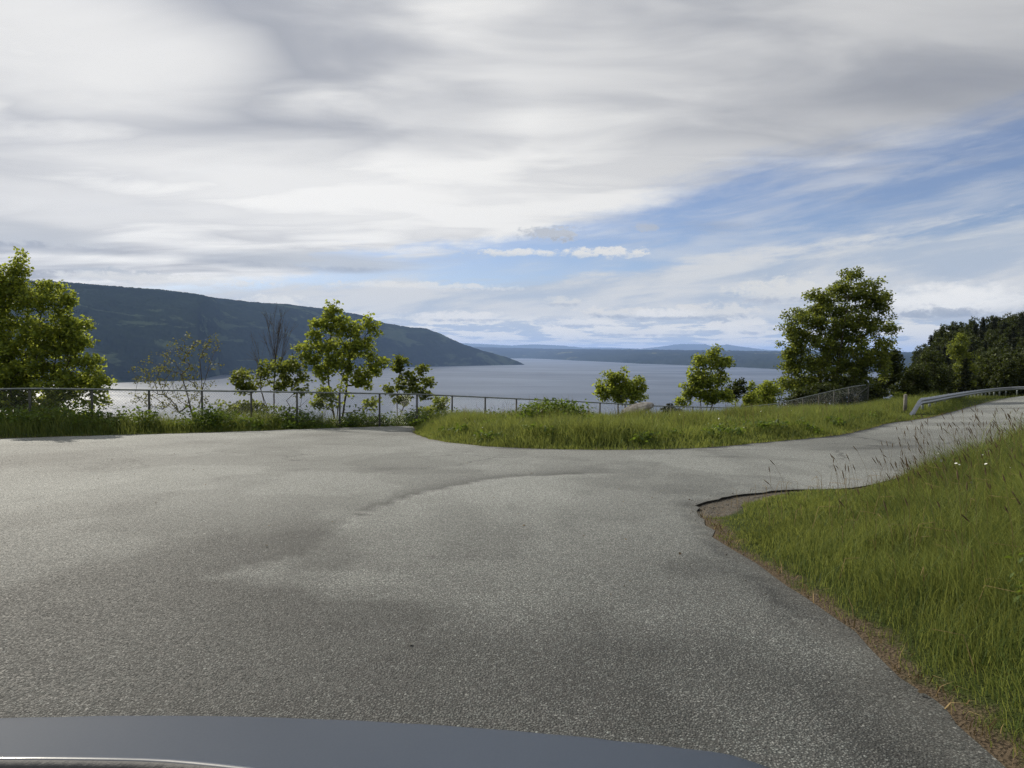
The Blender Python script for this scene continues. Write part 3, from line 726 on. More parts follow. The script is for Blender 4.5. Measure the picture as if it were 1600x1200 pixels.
broadleaf('maple_tree', 'upright bright green maple behind the middle of the fence, two slender stems', on_ground(529, 27.5), 27.0,
          [(525, 482, 11, 13), (520, 505, 24, 16), (500, 515, 18, 22), (545, 512, 24, 22), (578, 500, 12, 14), (585, 520, 8, 10), (480, 548, 22, 18), (505, 555, 25, 20), (535, 545, 30, 24), (568, 545, 20, 24),
           (592, 570, 16, 14), (575, 585, 22, 14), (505, 585, 22, 14), (540, 580, 22, 16), (520, 615, 30, 12), (560, 600, 18, 12), (505, 630, 25, 8), (580, 630, 18, 8)],
          [(525, 480), (548, 530), (500, 540), (575, 520)], 225, 21, 0.15, 0.23, seed=41, r_twig=0.006, tint_y=0.32)
broadleaf('young_maple', 'low straggly young maple reaching right beside the bright middle maple', on_ground(623, 28.2), 27.8,
          [(628, 562, 13, 9), (622, 575, 10, 10), (636, 590, 16, 10), (660, 578, 9, 10), (668, 598, 12, 9), (645, 605, 20, 8), (610, 608, 9, 8), (630, 622, 20, 8), (660, 615, 12, 8)],
          [(628, 565), (660, 585)], 62, 20, 0.16, 0.22, seed=51, r_twig=0.006, mat='maple_dark')
broadleaf('leafy_shrub', 'round leafy shrub behind the fence where the grass island begins', on_ground(680, 29.5), 29.0,
          [(688, 632, 14, 12), (670, 645, 20, 12), (695, 650, 12, 14)], [(685, 630)], 50, 16, 0.13, 0.2, seed=61, cat='shrub', r_twig=0.005)
broadleaf('round_bush', 'compact round bright bush showing above the grass island fence', on_ground(968, 35), 34.5,
          [(965, 588, 22, 12), (955, 605, 26, 16), (985, 602, 20, 18), (940, 612, 10, 14), (975, 620, 34, 14), (1003, 606, 6, 8)], [(965, 585), (990, 600)], 130, 22, 0.15, 0.26, seed=71, cat='bush', tint_y=0.3)
broadleaf('young_maple', 'upright young maple right of the round bush, beyond the dip of the fence', on_ground(1098, 39), 38.5,
          [(1113, 552, 14, 12), (1092, 565, 12, 12), (1118, 572, 20, 14), (1135, 566, 9, 9), (1082, 588, 12, 16), (1105, 592, 26, 16), (1128, 590, 12, 12), (1075, 612, 14, 14), (1105, 614, 32, 14),
           (1130, 620, 24, 12), (1068, 626, 12, 8)], [(1112, 550), (1088, 570), (1130, 570)], 185, 21, 0.17, 0.28, seed=81, tint_y=0.28)
broadleaf('small_tree', 'small dark leaning tree right of the upright young maple', on_ground(1145, 41), 40.5,
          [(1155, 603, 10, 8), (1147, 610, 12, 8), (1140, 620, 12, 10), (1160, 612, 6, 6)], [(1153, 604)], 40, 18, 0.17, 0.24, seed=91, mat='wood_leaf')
broadleaf('slender_sapling', 'slender pale sapling between small dark tree and yellowish shrub', on_ground(1172, 41.5), 41.0,
          [(1174, 606, 4, 9), (1172, 620, 8, 9), (1165, 628, 9, 7), (1180, 630, 8, 6)], [(1174, 602)], 30, 16, 0.16, 0.2, seed=95, tint_y=0.35)
broadleaf('yellow_shrub', 'yellowish green shrub at the left foot of the big maple', on_ground(1198, 44), 43.5,
          [(1198, 602, 13, 9), (1190, 612, 13, 10), (1207, 615, 14, 12), (1195, 628, 22, 8)], [(1198, 602)], 70, 20, 0.15, 0.26, seed=97, mat='maple', tint_y=0.6, cat='shrub')
broadleaf('maple_tree', 'big full-crowned maple standing alone behind the rising right fence', on_ground(1296, 48), 47.5,
          [(1330, 432, 14, 14), (1322, 452, 36, 22), (1360, 462, 32, 26), (1290, 472, 36, 22), (1258, 500, 34, 22), (1305, 500, 44, 26), (1352, 500, 40, 28), (1388, 512, 14, 12), (1238, 530, 22, 24),
           (1280, 540, 44, 30), (1335, 545, 48, 30), (1385, 540, 14, 10), (1240, 565, 26, 22), (1290, 580, 50, 26), (1345, 580, 40, 24), (1235, 598, 24, 20), (1270, 606, 44, 18), (1325, 605, 40, 16),
           (1220, 507, 5, 5), (1375, 560, 20, 20)],
          [(1330, 432), (1290, 470), (1360, 465), (1250, 520), (1385, 520)], 720, 36, 0.185, 0.40, seed=101, mat='maple_dark', depth=0.95, r_twig=0.007, tint_y=0.22)
for q, (px, y, lob, lab, mt) in enumerate((
        (1392, 50, [(1390, 560, 16, 16), (1400, 580, 20, 18), (1385, 600, 22, 16), (1370, 612, 16, 10)], 'dark shrub growing between the big maple and the guardrail end', 'wood_leaf'),
        (1425, 47, [(1430, 590, 22, 20), (1415, 610, 26, 14), (1440, 612, 20, 12)], 'low dark bush just behind the guardrail end post', 'wood_leaf'),
        (1412, 42.5, [(1405, 622, 8, 8), (1418, 626, 8, 7)], 'tiny bright green sapling in the grass before the guardrail end', 'maple'),
        (1462, 58, [(1455, 570, 20, 22), (1470, 592, 26, 22), (1445, 600, 20, 16)], 'dense dark bush behind the middle of the guardrail', 'wood_leaf'),
        (1505, 62, [(1500, 545, 14, 24), (1508, 575, 18, 24), (1500, 600, 20, 14)], 'green young tree standing out in front of the dark wood', 'maple_dark'),
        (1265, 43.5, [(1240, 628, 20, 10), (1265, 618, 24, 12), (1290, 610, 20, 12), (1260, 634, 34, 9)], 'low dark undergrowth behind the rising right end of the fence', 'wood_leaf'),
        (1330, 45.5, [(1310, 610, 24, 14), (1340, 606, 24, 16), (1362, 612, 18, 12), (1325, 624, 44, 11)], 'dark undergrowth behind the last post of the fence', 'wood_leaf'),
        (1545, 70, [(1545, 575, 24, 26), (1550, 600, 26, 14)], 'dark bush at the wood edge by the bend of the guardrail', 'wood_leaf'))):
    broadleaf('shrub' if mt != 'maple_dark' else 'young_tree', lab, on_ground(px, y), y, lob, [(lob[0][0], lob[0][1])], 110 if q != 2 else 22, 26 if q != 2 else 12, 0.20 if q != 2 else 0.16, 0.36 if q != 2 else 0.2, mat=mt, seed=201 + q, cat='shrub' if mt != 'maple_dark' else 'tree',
              tint_y=0.2)

# ------------------------------------------------------------------ conifers and the wood on the right
def conifer_meshes(seed, h=12.0, rad=2.2):
    g = np.random.default_rng(seed)
    tr = MB(); tr.tube(np.array([[0, 0, -1.0], [0.02, 0, h * 0.4], [0, 0.03, h * 0.8], [0, 0, h]]), [0.17, 0.13, 0.06, 0.015], 7)
    V, pts = [], []
    z = h * 0.10
    while z < h * 0.985:
        t = (z - h * 0.1) / (h * 0.9); L0 = rad * (1 - t) ** 0.85 * g.uniform(0.75, 1.1) + 0.12
        for b in range(int(g.integers(5, 8))):
            a = g.uniform(0, 2 * math.pi); L = L0 * g.uniform(0.6, 1.1); n = max(4, int(L * 16))
            r = np.linspace(0.12, 1, n) * L
            dr = -0.28 * r + 0.10 * r ** 2 / max(L, .3) * g.uniform(0.4, 1.6)
            w_ = g.normal(size=(n, 3)) * np.array([0.13, 0.13, 0.07]) * (0.4 + 0.6 * r / max(L, 0.1))[:, None]
            pts.append(np.stack([np.cos(a) * r, np.sin(a) * r, z + dr], 1) + w_)
        z += g.uniform(0.22, 0.40) * (1.1 - 0.5 * t) * h / 12
    P = np.vstack(pts)
    return tr.mesh('trunk'), leaves_mesh('crown', P, 0.34, up_bias=0.6, droop=0.9, tint_y=0.12, seed=seed, four=False, long=1.1)
CON = [conifer_meshes(300 + q, 12, r) for q, r in enumerate((1.9, 2.4, 2.1, 1.6))]
for tm, cm in CON: tm.materials.append(M['bark']); cm.materials.append(M['needle']); tm.shade_smooth()
def conifer(x, y, h, label, group=None, var=0, rot=0.0, name='spruce_tree'):
    o = empty(name, (x, y, gz(x, y) - 0.2)); s = h / 12.0; o.scale = (s * 1.3, s * 1.3, s); o.rotation_euler = (0, 0, rot)
    link('trunk', CON[var][0], None, o); link('crown', CON[var][1], None, o)
    return tag(o, label, 'tree', group)
def wood_meshes(seed):
    """round-headed tree of the dense wood, 10 m tall"""
    g = np.random.default_rng(seed)
    cl = []
    for c, r in (((0, 0, 7.2), (2.0, 2.0, 2.4)), ((0.9, 0.5, 5.2), (2.1, 2.0, 1.8)), ((-0.9, -0.4, 5.4), (2.0, 2.0, 1.9)), ((0.1, -0.3, 3.4), (2.2, 2.2, 1.6))):
        q = g.normal(size=(46, 3)); q /= np.linalg.norm(q, axis=1)[:, None]; q *= (g.random(46) ** 0.4)[:, None]; cl.append(np.array(c) + q * np.array(r))
    cl = np.vstack(cl)
    A, P, Rd = grow((0, 0, -0.5), [(0, 0, 8.5), (0.8, 0.4, 6.0)], cl, 0.010, seed, seg=0.4)
    Pn = np.repeat(cl, 34, 0); off = g.normal(size=Pn.shape); off /= np.linalg.norm(off, axis=1)[:, None]; off *= (0.5 * g.random(len(Pn)) ** 0.5)[:, None]
    return branch_mesh('trunk', A, P, Rd), leaves_mesh('crown', Pn + off, 0.28, seed=seed, tint_y=0.1, droop=0.5)
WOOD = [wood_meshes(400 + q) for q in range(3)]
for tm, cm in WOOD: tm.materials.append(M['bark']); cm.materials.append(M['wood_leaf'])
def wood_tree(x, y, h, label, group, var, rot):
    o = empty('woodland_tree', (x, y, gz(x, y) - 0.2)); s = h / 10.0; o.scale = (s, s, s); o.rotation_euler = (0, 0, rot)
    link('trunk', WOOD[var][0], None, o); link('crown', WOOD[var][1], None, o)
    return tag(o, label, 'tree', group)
# skyline of the wood as the photograph shows it
g = np.random.default_rng(77)
cnt = 0
for row, (yy, lowpx, step) in enumerate(((62, 62, 24), (70, 50, 24), (108, 54, 22), (118, 44, 20), (128, 34, 19), (138, 25, 17), (148, 15, 16), (158, 5, 15), (168, -6, 13))):
    px = 1408 + row * 4
    while px < 1720:
        y = yy + g.uniform(-3.5, 3.5); x = (px - 800) / F * y
        top = np.interp(px, SKX, SKY) + lowpx + g.uniform(-3, 9)
        ztop = at(px, top, y)[2]; h = min(ztop - gz(x, y), 15 if row < 2 else 12)
        if sdist([x], [y])[0] > 3.0 and h > 2.5:
            if g.random() < (0.25 if row < 2 else 0.42):
                conifer(x, y, h * 1.05, 'dark pointed spruce in the dense wood on the right beyond the guardrail', 'spruces of the right wood', int(g.integers(4)), g.uniform(0, 6.28))
            else:
                wood_tree(x, y, h * 1.04, 'dark broadleaf tree in the dense wood on the right beyond the guardrail', 'broadleaf trees of the right wood', int(g.integers(3)), g.uniform(0, 6.28))
            cnt += 1
        px += g.uniform(0.8, 1.25) * step
print('wood trees', cnt)
# tree tops far down the slope
for q, (px, py, y) in enumerate(((1047, 627, 95), (1040, 632, 90), (1055, 631, 100), (1062, 634, 88), (1180, 603, 150), (1188, 600, 160), (1172, 606, 148), (1195, 604, 155), (1203, 606, 150))):
    x = (px - 800) / F * y; h = at(px, py, y)[2] - gz(x, y)
    lab = 'dark spruce top showing far down the slope left of the upright young maple' if q < 4 else 'dark spruce top showing far down the slope behind the slender sapling'
    conifer(x, y, h, lab, 'spruces down the slope', q % 4, q * 1.3)

# ------------------------------------------------------------------ chain link fence
K0, K1 = -7, 28.4
rail_px = {}
ks = np.arange(K0, 29).astype(float); ks[-1] = K1
def fpt(k): return np.array([FX + FD[0] * k, FY + FD[1] * k])
RAILH = 1.25
RZK = np.array([-7, 0, 4, 8, 13, 16, 20, 22.4, 25.8, 27.4, 28.4])
def rail_z(k):
    px = [(45, 607), (396, 611.5), (655, 616), (897, 627), (1018, 634), (1146, 637.5), (1214, 631), (1303, 611), (1340, 603.5), (1358, 601)]
    kk = [0, 4, 8, 13, 16, 20, 22.4, 25.8, 27.4, 28.4]
    zz_ = [at(p[0], p[1], float(fpt(q)[1]))[2] for p, q in zip(px, kk)]
    return float(np.interp(k, [-7] + kk, [zz_[0] - 0.1] + zz_))
fence = empty('chain_link_fence', (*fpt(0), gz(*fpt(0))))
fb = np.array(fence.location)
tag(fence, 'long low chain link fence with grey top rail between car park and lake slope', 'fence')
post_me = None
pm = MB(); pm.tube([[0, 0, -0.3], [0, 0, 1.0]], 0.036, 8); pm.tube([[0, 0, 0.995], [0, 0, 1.02]], [0.040, 0.030], 8)
post_me = pm.mesh('post'); post_me.materials.append(M['fence_paint']); post_me.shade_smooth()
for k in ks:
    p = fpt(k); zt_ = rail_z(k); zb = min(gz(*p), zt_ - 0.9); H = zt_ - zb
    o = link('post', post_me, None, fence); o.location = np.array([p[0], p[1], zb]) - fb; o.scale = (1, 1, H - 0.03)
rp = []
for k in np.arange(K0, K1 + 0.01, 0.4): p = fpt(k); rp.append([p[0], p[1], rail_z(k)])
tb = MB(); tb.tube(np.array(rp) - fb, 0.028, 8); tb.build('top_rail', M['rail_steel'], fence, True)
e0 = fpt(K1); e1 = fpt(K1 - 1.6)
br = MB(); br.tube(np.array([[e0[0], e0[1], rail_z(K1) - 0.15], [e1[0], e1[1], rail_z(K1 - 1.6) - 1.0]]) - fb, 0.026, 6); br.build('brace', M['fence_paint'], fence, True)
# woven wire: zig-zag diagonals as thin square wires, one part
wm = MB(); cell = 0.085; Ltot = (K1 - K0) * FL; nw = int(Ltot / cell)
a_ = []; b_ = []
HM = 1.16
for q in range(-14, nw):
    for sgn in (1, -1):
        s0 = q * cell; s1 = s0 + HM
        lo_, hi_ = max(s0, 0), min(s1, Ltot)
        if hi_ <= lo_: continue
        f0, f1 = (lo_ - s0) / HM, (hi_ - s0) / HM
        if sgn < 0: f0, f1 = 1 - f0, 1 - f1
        a_.append((lo_ / FL + K0, f0)); b_.append((hi_ / FL + K0, f1))
def wire_pt(kf):
    k, f = kf; p = fpt(k); zt_ = rz_cache(k); return [p[0], p[1], zt_ - 0.03 - (1 - f) * HM]
kk_ = np.linspace(K0, K1, 200); zz_c = np.array([rail_z(k) for k in kk_])
def rz_cache(k): return float(np.interp(k, kk_, zz_c))
for a0, b0 in zip(a_, b_):
    pts = [wire_pt((a0[0] + (b0[0] - a0[0]) * t, a0[1] + (b0[1] - a0[1]) * t)) for t in (0, 0.5, 1)]
    wm.tube(np.array(pts) - fb, 0.0020, 3, cap=False)
tag(wm.build('wire_mesh', M['rail_steel'], fence), kind='stuff')

# ------------------------------------------------------------------ guardrail by the side road
gr_pts = []
for px, py in ((1440, 650), (1470, 644), (1500, 634), (1530, 626), (1556, 620.5), (1580, 617.5), (1600, 616)):
    x, y = gpt(px, py); gr_pts.append((x - 0.25, y + 0.45))
gr_pts += [(51, 60.5), (62, 66), (80, 71)]
gp = np.array(gr_pts)
def resample(p, step):
    d = np.concatenate([[0], np.cumsum(np.linalg.norm(np.diff(p, axis=0), axis=1))]); t = np.arange(0, d[-1], step)
    return np.stack([np.interp(t, d, p[:, q]) for q in range(2)], 1), t
for _ in range(2):
    gp = np.vstack([gp[:1], np.stack([0.75 * gp[:-1] + 0.25 * gp[1:], 0.25 * gp[:-1] + 0.75 * gp[1:]], 1).reshape(-1, 2), gp[-1:]])
line, tl = resample(gp, 0.5)
gz_line = road_z(line[:, 0], line[:, 1])
hgt = 0.72 * sstep(tl, -0.5, 2.2); hgt = np.maximum(hgt, 0.10)
rail = empty('guardrail', (line[0, 0], line[0, 1], gz_line[0])); rb = np.array(rail.location)
tag(rail, 'galvanised steel guardrail with its near end sloping into the ground', 'guardrail')
prof = np.array([[0.0, 0.0], [0.0, -0.035], [-0.075, -0.07], [-0.075, -0.115], [-0.008, -0.145], [-0.008, -0.175], [-0.075, -0.205], [-0.075, -0.25], [0.0, -0.285], [0.0, -0.32]])
tg = np.gradient(line, axis=0); tg /= np.linalg.norm(tg, axis=1)[:, None]; nrm = np.stack([-tg[:, 1], tg[:, 0]], 1)
def beam(i0, i1, name):
    L = line[i0:i1 + 1]; nr_ = nrm[i0:i1 + 1]; zb_ = (gz_line + hgt)[i0:i1 + 1]; m_ = len(prof); vs = []
    for off in (0.0, 0.006):
        for q in range(len(L)):
            for (o_, h_) in prof:
                # the corrugation bulges towards the road
                xy = L[q] + nr_[q] * (o_ + off); vs.append([xy[0], xy[1], zb_[q] + h_])
    n = len(L); a, b = np.meshgrid(np.arange(n - 1), np.arange(m_ - 1), indexing='ij')
    f = np.stack([a * m_ + b, a * m_ + b + 1, (a + 1) * m_ + b + 1, (a + 1) * m_ + b], -1).reshape(-1, 4)
    t_ = n * m_
    edge = [[q * m_, (q + 1) * m_, t_ + (q + 1) * m_, t_ + q * m_] for q in range(n - 1)] + [[q * m_ + m_ - 1, t_ + q * m_ + m_ - 1, t_ + (q + 1) * m_ + m_ - 1, (q + 1) * m_ + m_ - 1] for q in range(n - 1)]
    mb = MB(); mb.put(np.array(vs) - rb, np.vstack([f, f[:, ::-1] + t_, edge])); return mb.build(name, M['galv'], rail)
beam(0, 6, 'end_ramp')
q = 6
while q < len(line) - 1:
    beam(q, min(q + 8, len(line) - 1), 'beam'); q += 8
pm = MB(); pm.box((0, 0, 0.1), (0.06, 0.11, 1.0)); gpost = pm.mesh('post'); gpost.materials.append(M['rail_steel'])
for q in range(6, len(line), 4):
    o = link('post', gpost, None, rail); p = line[q] + nrm[q] * 0.09
    o.location = np.array([p[0], p[1], gz_line[q] + hgt[q] - 0.62]) - rb; o.rotation_euler = (0, 0, math.atan2(tg[q, 1], tg[q, 0]))
mk = empty('marker_post', (line[4, 0] + nrm[4, 0] * 0.6, line[4, 1] + nrm[4, 1] * 0.6, gz_line[4]))
pm = MB(); pm.box((0, 0, 0.38), (0.12, 0.10, 0.9)); pm.build('shaft', M['post_wood'], mk)
pm = MB(); pm.put([[-0.065, -0.055, 0.832], [0.065, -0.055, 0.832], [0.065, 0.055, 0.832], [-0.065, 0.055, 0.832], [0, -0.02, 0.88], [0, 0.02, 0.88]],
                  [[0, 1, 2, 3], [0, 4, 5, 3], [1, 2, 5, 4]], [[0, 1, 4], [2, 3, 5]]); pm.build('cap', M['post_wood'], mk)
tag(mk, 'short grey wooden post behind the sloping guardrail end', 'post')

# ------------------------------------------------------------------ rocks
def boulder(name, label, c, size, seed, rot=(0, 0, 0), mat='rock'):
    import bmesh
    bm = bmesh.new(); bmesh.ops.create_icosphere(bm, subdivisions=4, radius=1.0)
    g_ = np.random.default_rng(seed); planes = g_.normal(size=(9, 3)); planes /= np.linalg.norm(planes, axis=1)[:, None]; lim = g_.uniform(0.6, 0.9, 9)
    for v in bm.verts:
        p = np.array(v.co)
        for pl, l in zip(planes, lim):
            t = p @ pl
            if t > l: p = p - pl * (t - l) * 0.9
        p *= 1 + 0.10 * (float(vnoise(p[0] * 2.5 + 9, p[1] * 2.5 + p[2] * 3.1, seed)) - 0.5)
        v.co = Vector(p * np.array(size))
    me = bpy.data.meshes.new(name); bm.to_mesh(me); bm.free(); me.materials.append(M[mat])
    o = link(name, me); o.location = c; o.rotation_euler = rot
    return tag(o, label, 'rock')
p = at(996, 636, 29.0); boulder('flat_boulder', 'flat pale grey boulder in the grass in front of the round bush', (p[0], p[1], p[2] - 0.10), (0.75, 0.45, 0.26), 5, (0, R_(-14), 0.2))
p = at(850, 636, 23.2); boulder('mossy_boulder', 'brownish boulder half buried on top of the grassy hump', (p[0], p[1], p[2] - 0.18), (0.55, 0.4, 0.34), 8, (0, 0, 0.5))

# ------------------------------------------------------------------ grass, weeds, gravel
def blades(name, P, h, wdt, lean, seed, mat='grass', dry=0.12, lx=-0.15, tintlo=0.0):
    g_ = np.random.default_rng(seed); n = len(P)
    a = g_.uniform(0, 2 * math.pi, n); side = np.stack([np.cos(a), np.sin(a), np.zeros(n)], 1)
    b = g_.uniform(-2.3, 2.3, n) + 4 * math.pi * fbm(P[:, 0] * 1.6, P[:, 1] * 1.6, 3, seed + 3); ln = np.stack([np.cos(b), np.sin(b), np.zeros(n)], 1) * (lean * g_.uniform(0.2, 1.3, n))[:, None]
    ln[:, 0] += lx
    H = np.asarray(h)[:, None]; W = (wdt * g_.uniform(0.6, 1.3, n))[:, None]; upv = np.array([[0, 0, 1.0]])
    m1 = P + upv * H * 0.5 + ln * H * 0.22; tp = P + upv * H * (1 - 0.18 * np.linalg.norm(ln, axis=1)[:, None]) + ln * H * 0.95
    V = np.stack([P - side * W, P + side * W, m1 + side * W * 0.75, m1 - side * W * 0.75, tp], 1).reshape(-1, 3)
    o = (np.arange(n) * 5)[:, None]
    pt = fbm(P[:, 0] * 0.8, P[:, 1] * 0.8, 4, seed); dp = fbm(P[:, 0] * 1.3 + 40, P[:, 1] * 1.3, 3, seed + 7)
    t = np.stack([np.clip(0.75 * g_.random(n) + 1.1 * (pt - 0.42) + tintlo, 0, 1), (g_.random(n) < dry * (0.3 + 5.0 * np.clip(dp - 0.42, 0, 1))) * g_.uniform(0.3, 1.0, n), g_.random(n)], 1)
    me = mesh_np(name, V, [o + np.array([[0, 1, 2, 3]]), o + np.array([[3, 2, 4]])], {'tint': np.repeat(t, 5, 0)})
    return link(name, me, M[mat])
def scatter(n, x0, x1, y0, y1, seed):
    g_ = np.random.default_rng(seed); return np.stack([g_.uniform(x0, x1, n), g_.uniform(y0, y1, n)], 1)
def ground_pts(xy, d=None):
    return np.stack([xy[:, 0], xy[:, 1], ground_z(xy[:, 0], xy[:, 1], d)], 1)

# right verge, close to the car
xy = np.vstack([scatter(150000, 1.7, 7.5, 1.4, 9.6, 501), scatter(80000, 4, 22, 4, 21, 502)])
d = sdist(xy[:, 0], xy[:, 1]); gw = gravel_w(xy[:, 0], xy[:, 1], d)
keep = (d > 0.03) & (rng.random(len(d)) < sstep(d, -0.02, 0.30) * 0.85 + 0.15) & (gw < 0.25 + 0.15 * rng.random(len(d))) & (xy[:, 0] < 2 + xy[:, 1] * 0.95) & (fence_s(xy[:, 0], xy[:, 1]) < -14)
xy, d = xy[keep], d[keep]
patch = 0.55 * fbm(xy[:, 0] * 0.9, xy[:, 1] * 0.9, 4, 61) + 0.45 * np.clip(1.6 * fbm(xy[:, 0] * 3.2, xy[:, 1] * 3.2, 2, 62) - 0.3, 0, 1)
h = (0.07 + 0.17 * sstep(d, 0.05, 0.6) + 0.31 * np.where(xy[:, 0] > 4.6, np.maximum(0.8 * sstep(d, 0.03, 0.7), sstep(d, 0.4, 2.2)), sstep(d, 0.4, 2.2))) * (0.35 + 1.2 * patch) * rng.uniform(0.45, 1.35, len(d))
h = h * (0.18 + 0.82 * sstep(np.hypot(xy[:, 0] - corner[0] - 0.6, (xy[:, 1] - corner[1] - 0.8) * 0.9), 1.0, 4.8))
h = h * (1 + 0.06 * sstep(xy[:, 0], 3.4, 5.0)) * np.where(rng.random(len(h)) < 0.05, 1.6, 1.0)
far_w = np.clip(xy[:, 1] / 5.0, 0.8, 2.2)
tag(blades('verge_grass', ground_pts(xy, d), h, 0.0026 * far_w, 0.7, 503, dry=0.15), 'tall green grass on the right verge by the car', 'grass', kind='stuff')
# dry matted grass and straw along the asphalt edge
nrm_e = rng.normal(size=(60000, 1)) * 0
pe = POLY[rng.integers(0, nb, 20000)]; pe = pe + rng.normal(size=pe.shape) * 0.08
pe = pe[(pe[:, 0] > -20) & (pe[:, 0] < 25) & (pe[:, 1] < 32) & (pe[:, 1] > 1)]
de = sdist(pe[:, 0], pe[:, 1]); pe, de = pe[(de > -0.015) & (de < 0.35)], de[(de > -0.015) & (de < 0.35)]
ok = gravel_w(pe[:, 0], pe[:, 1], de) < 0.4; pe, de = pe[ok], de[ok]
o = blades('dry_grass', ground_pts(pe, de) + np.array([0, 0, 0.01]), rng.uniform(0.03, 0.11, len(pe)), 0.0035, 1.3, 505, mat='straw'); tag(o, 'dry straw matted along the edge of the asphalt', 'grass', kind='stuff')

# grass island and the strip under the fence
xy = np.vstack([scatter(260000, -4, 26, 14, 44, 511), scatter(200000, -4, 18, 14, 27, 514)])
s_ = fence_s(xy[:, 0], xy[:, 1]); pre = (s_ < 2.0) & (s_ > -23) & (xy[:, 0] < 0.62 * xy[:, 1] + 1.5); xy = xy[pre]
d = sdist(xy[:, 0], xy[:, 1]); s_ = fence_s(xy[:, 0], xy[:, 1]); k_ = fence_k(xy[:, 0], xy[:, 1])
patch = fbm(xy[:, 0] * 0.7, xy[:, 1] * 0.7, 4, 71)
keep = (d > 0.02) & (d < 30) & (rng.random(len(d)) < 0.35 + 0.75 * patch)
xy, d, patch = xy[keep], d[keep], patch[keep]
re = np.hypot(xy[:, 0] - gpt(1445, 650)[0], (xy[:, 1] - gpt(1445, 650)[1]) * 0.6)
h = (0.25 + 0.75 * sstep(re, 0.8, 2.6)) * (0.10 + 0.14 * sstep(d, 0.05, 0.5) + 0.20 * sstep(d, 0.4, 1.8)) * (0.15 + 1.55 * patch) * rng.uniform(0.45, 1.35, len(d))
tag(blades('island_grass', ground_pts(xy, d), h, 0.0085, 0.6, 512, dry=0.14, tintlo=0.12), 'rough lit grass covering the island in front of the fence', 'grass', kind='stuff')
kk = rng.uniform(-9, 11, 60000); ss_ = rng.uniform(-2.2, 2.6, 60000)
xy = np.stack([FX + FD[0] * kk + FN[0] * ss_, FY + FD[1] * kk + FN[1] * ss_], 1)
d = sdist(xy[:, 0], xy[:, 1]); patch = fbm(xy[:, 0] * 0.8, xy[:, 1] * 0.8, 4, 81); keep = (d > 0.03) & (rng.random(len(d)) < 0.25 + 0.9 * patch)
xy, d, patch = xy[keep], d[keep], patch[keep]
h = (0.10 + 0.50 * sstep(d, 0.1, 0.9)) * (0.4 + 1.1 * patch) * rng.uniform(0.5, 1.3, len(d))
tag(blades('fence_grass', ground_pts(xy, d), h, 0.0085, 0.6, 513, dry=0.14), 'uneven grass growing along the foot of the chain link fence', 'grass', kind='stuff')
# verge beside and behind the guardrail
gl = line[rng.integers(0, min(len(line), 90), 26000)] ; off = rng.uniform(-0.7, 5.0, 26000)[:, None]
gi = np.argmin(((gl[:, None, :] - line[None, ::4, :]) ** 2).sum(-1), 1) * 4
xy = gl + nrm[gi] * off + rng.normal(size=(26000, 2)) * 0.25
d = sdist(xy[:, 0], xy[:, 1]); keep = d > 0.03; xy, d = xy[keep], d[keep]
h = (0.10 + 0.32 * sstep(d, 0.5, 2.2)) * rng.uniform(0.4, 1.3, len(d)) * (0.3 + 0.7 * sstep(np.hypot(xy[:, 0] - line[0, 0], xy[:, 1] - line[0, 1]), 1.0, 4.0))
tag(blades('rail_grass', ground_pts(xy, d), h, 0.014, 0.7, 515, dry=0.35), 'yellowing grass along the foot of the guardrail', 'grass', kind='stuff')

# broad-leaved weeds under the fence and on the hump
def weed_pts(kr, sr, n, seed, hmax, stems=9):
    g_ = np.random.default_rng(seed); k_ = g_.uniform(*kr, n); s_ = g_.uniform(*sr, n)
    return np.stack([FX + FD[0] * k_ + FN[0] * s_, FY + FD[1] * k_ + FN[1] * s_], 1)
wp = weed_pts((-8, 10.5), (-0.9, 1.8), 900, 521, 0.6)
dd = sdist(wp[:, 0], wp[:, 1]); wp = wp[dd > 0.25]
hw = 0.15 + 1.25 * np.clip(fbm(wp[:, 0] * 0.9, wp[:, 1] * 0.9, 3, 91) - 0.2, 0, 1) * rng.uniform(0.5, 1.3, len(wp))
hump = np.array([at(865, 640, 21.3)[:2]]) + rng.normal(size=(46, 2)) * np.array([0.45, 0.35])
wp = np.vstack([wp, hump]); hw = np.concatenate([hw, rng.uniform(0.3, 0.75, 46)])
isl = scatter(260, -3, 14, 15, 26, 523); di = sdist(isl[:, 0], isl[:, 1]); isl = isl[(di > 0.5)]; wp = np.vstack([wp, isl]); hw = np.concatenate([hw, rng.uniform(0.12, 0.3, len(isl))])
gzw = ground_z(wp[:, 0], wp[:, 1])
n_l = 55; base = np.repeat(np.stack([wp[:, 0], wp[:, 1], gzw], 1), n_l, 0); hh = np.repeat(hw, n_l)
q = rng.normal(size=(len(base), 3)) * np.array([0.16, 0.16, 0]); q *= (0.6 + hh)[:, None]; q[:, 2] = hh * rng.random(len(base)) ** 0.6
o = link('weeds', leaves_mesh('weeds', base + q, 0.10, up_bias=0.5, droop=0.3, tint_y=0.2, seed=525, four=False, long=1.2), M['weed'])
tag(o, 'broad-leaved weeds under the fence and on the grassy hump', 'weeds', kind='stuff')

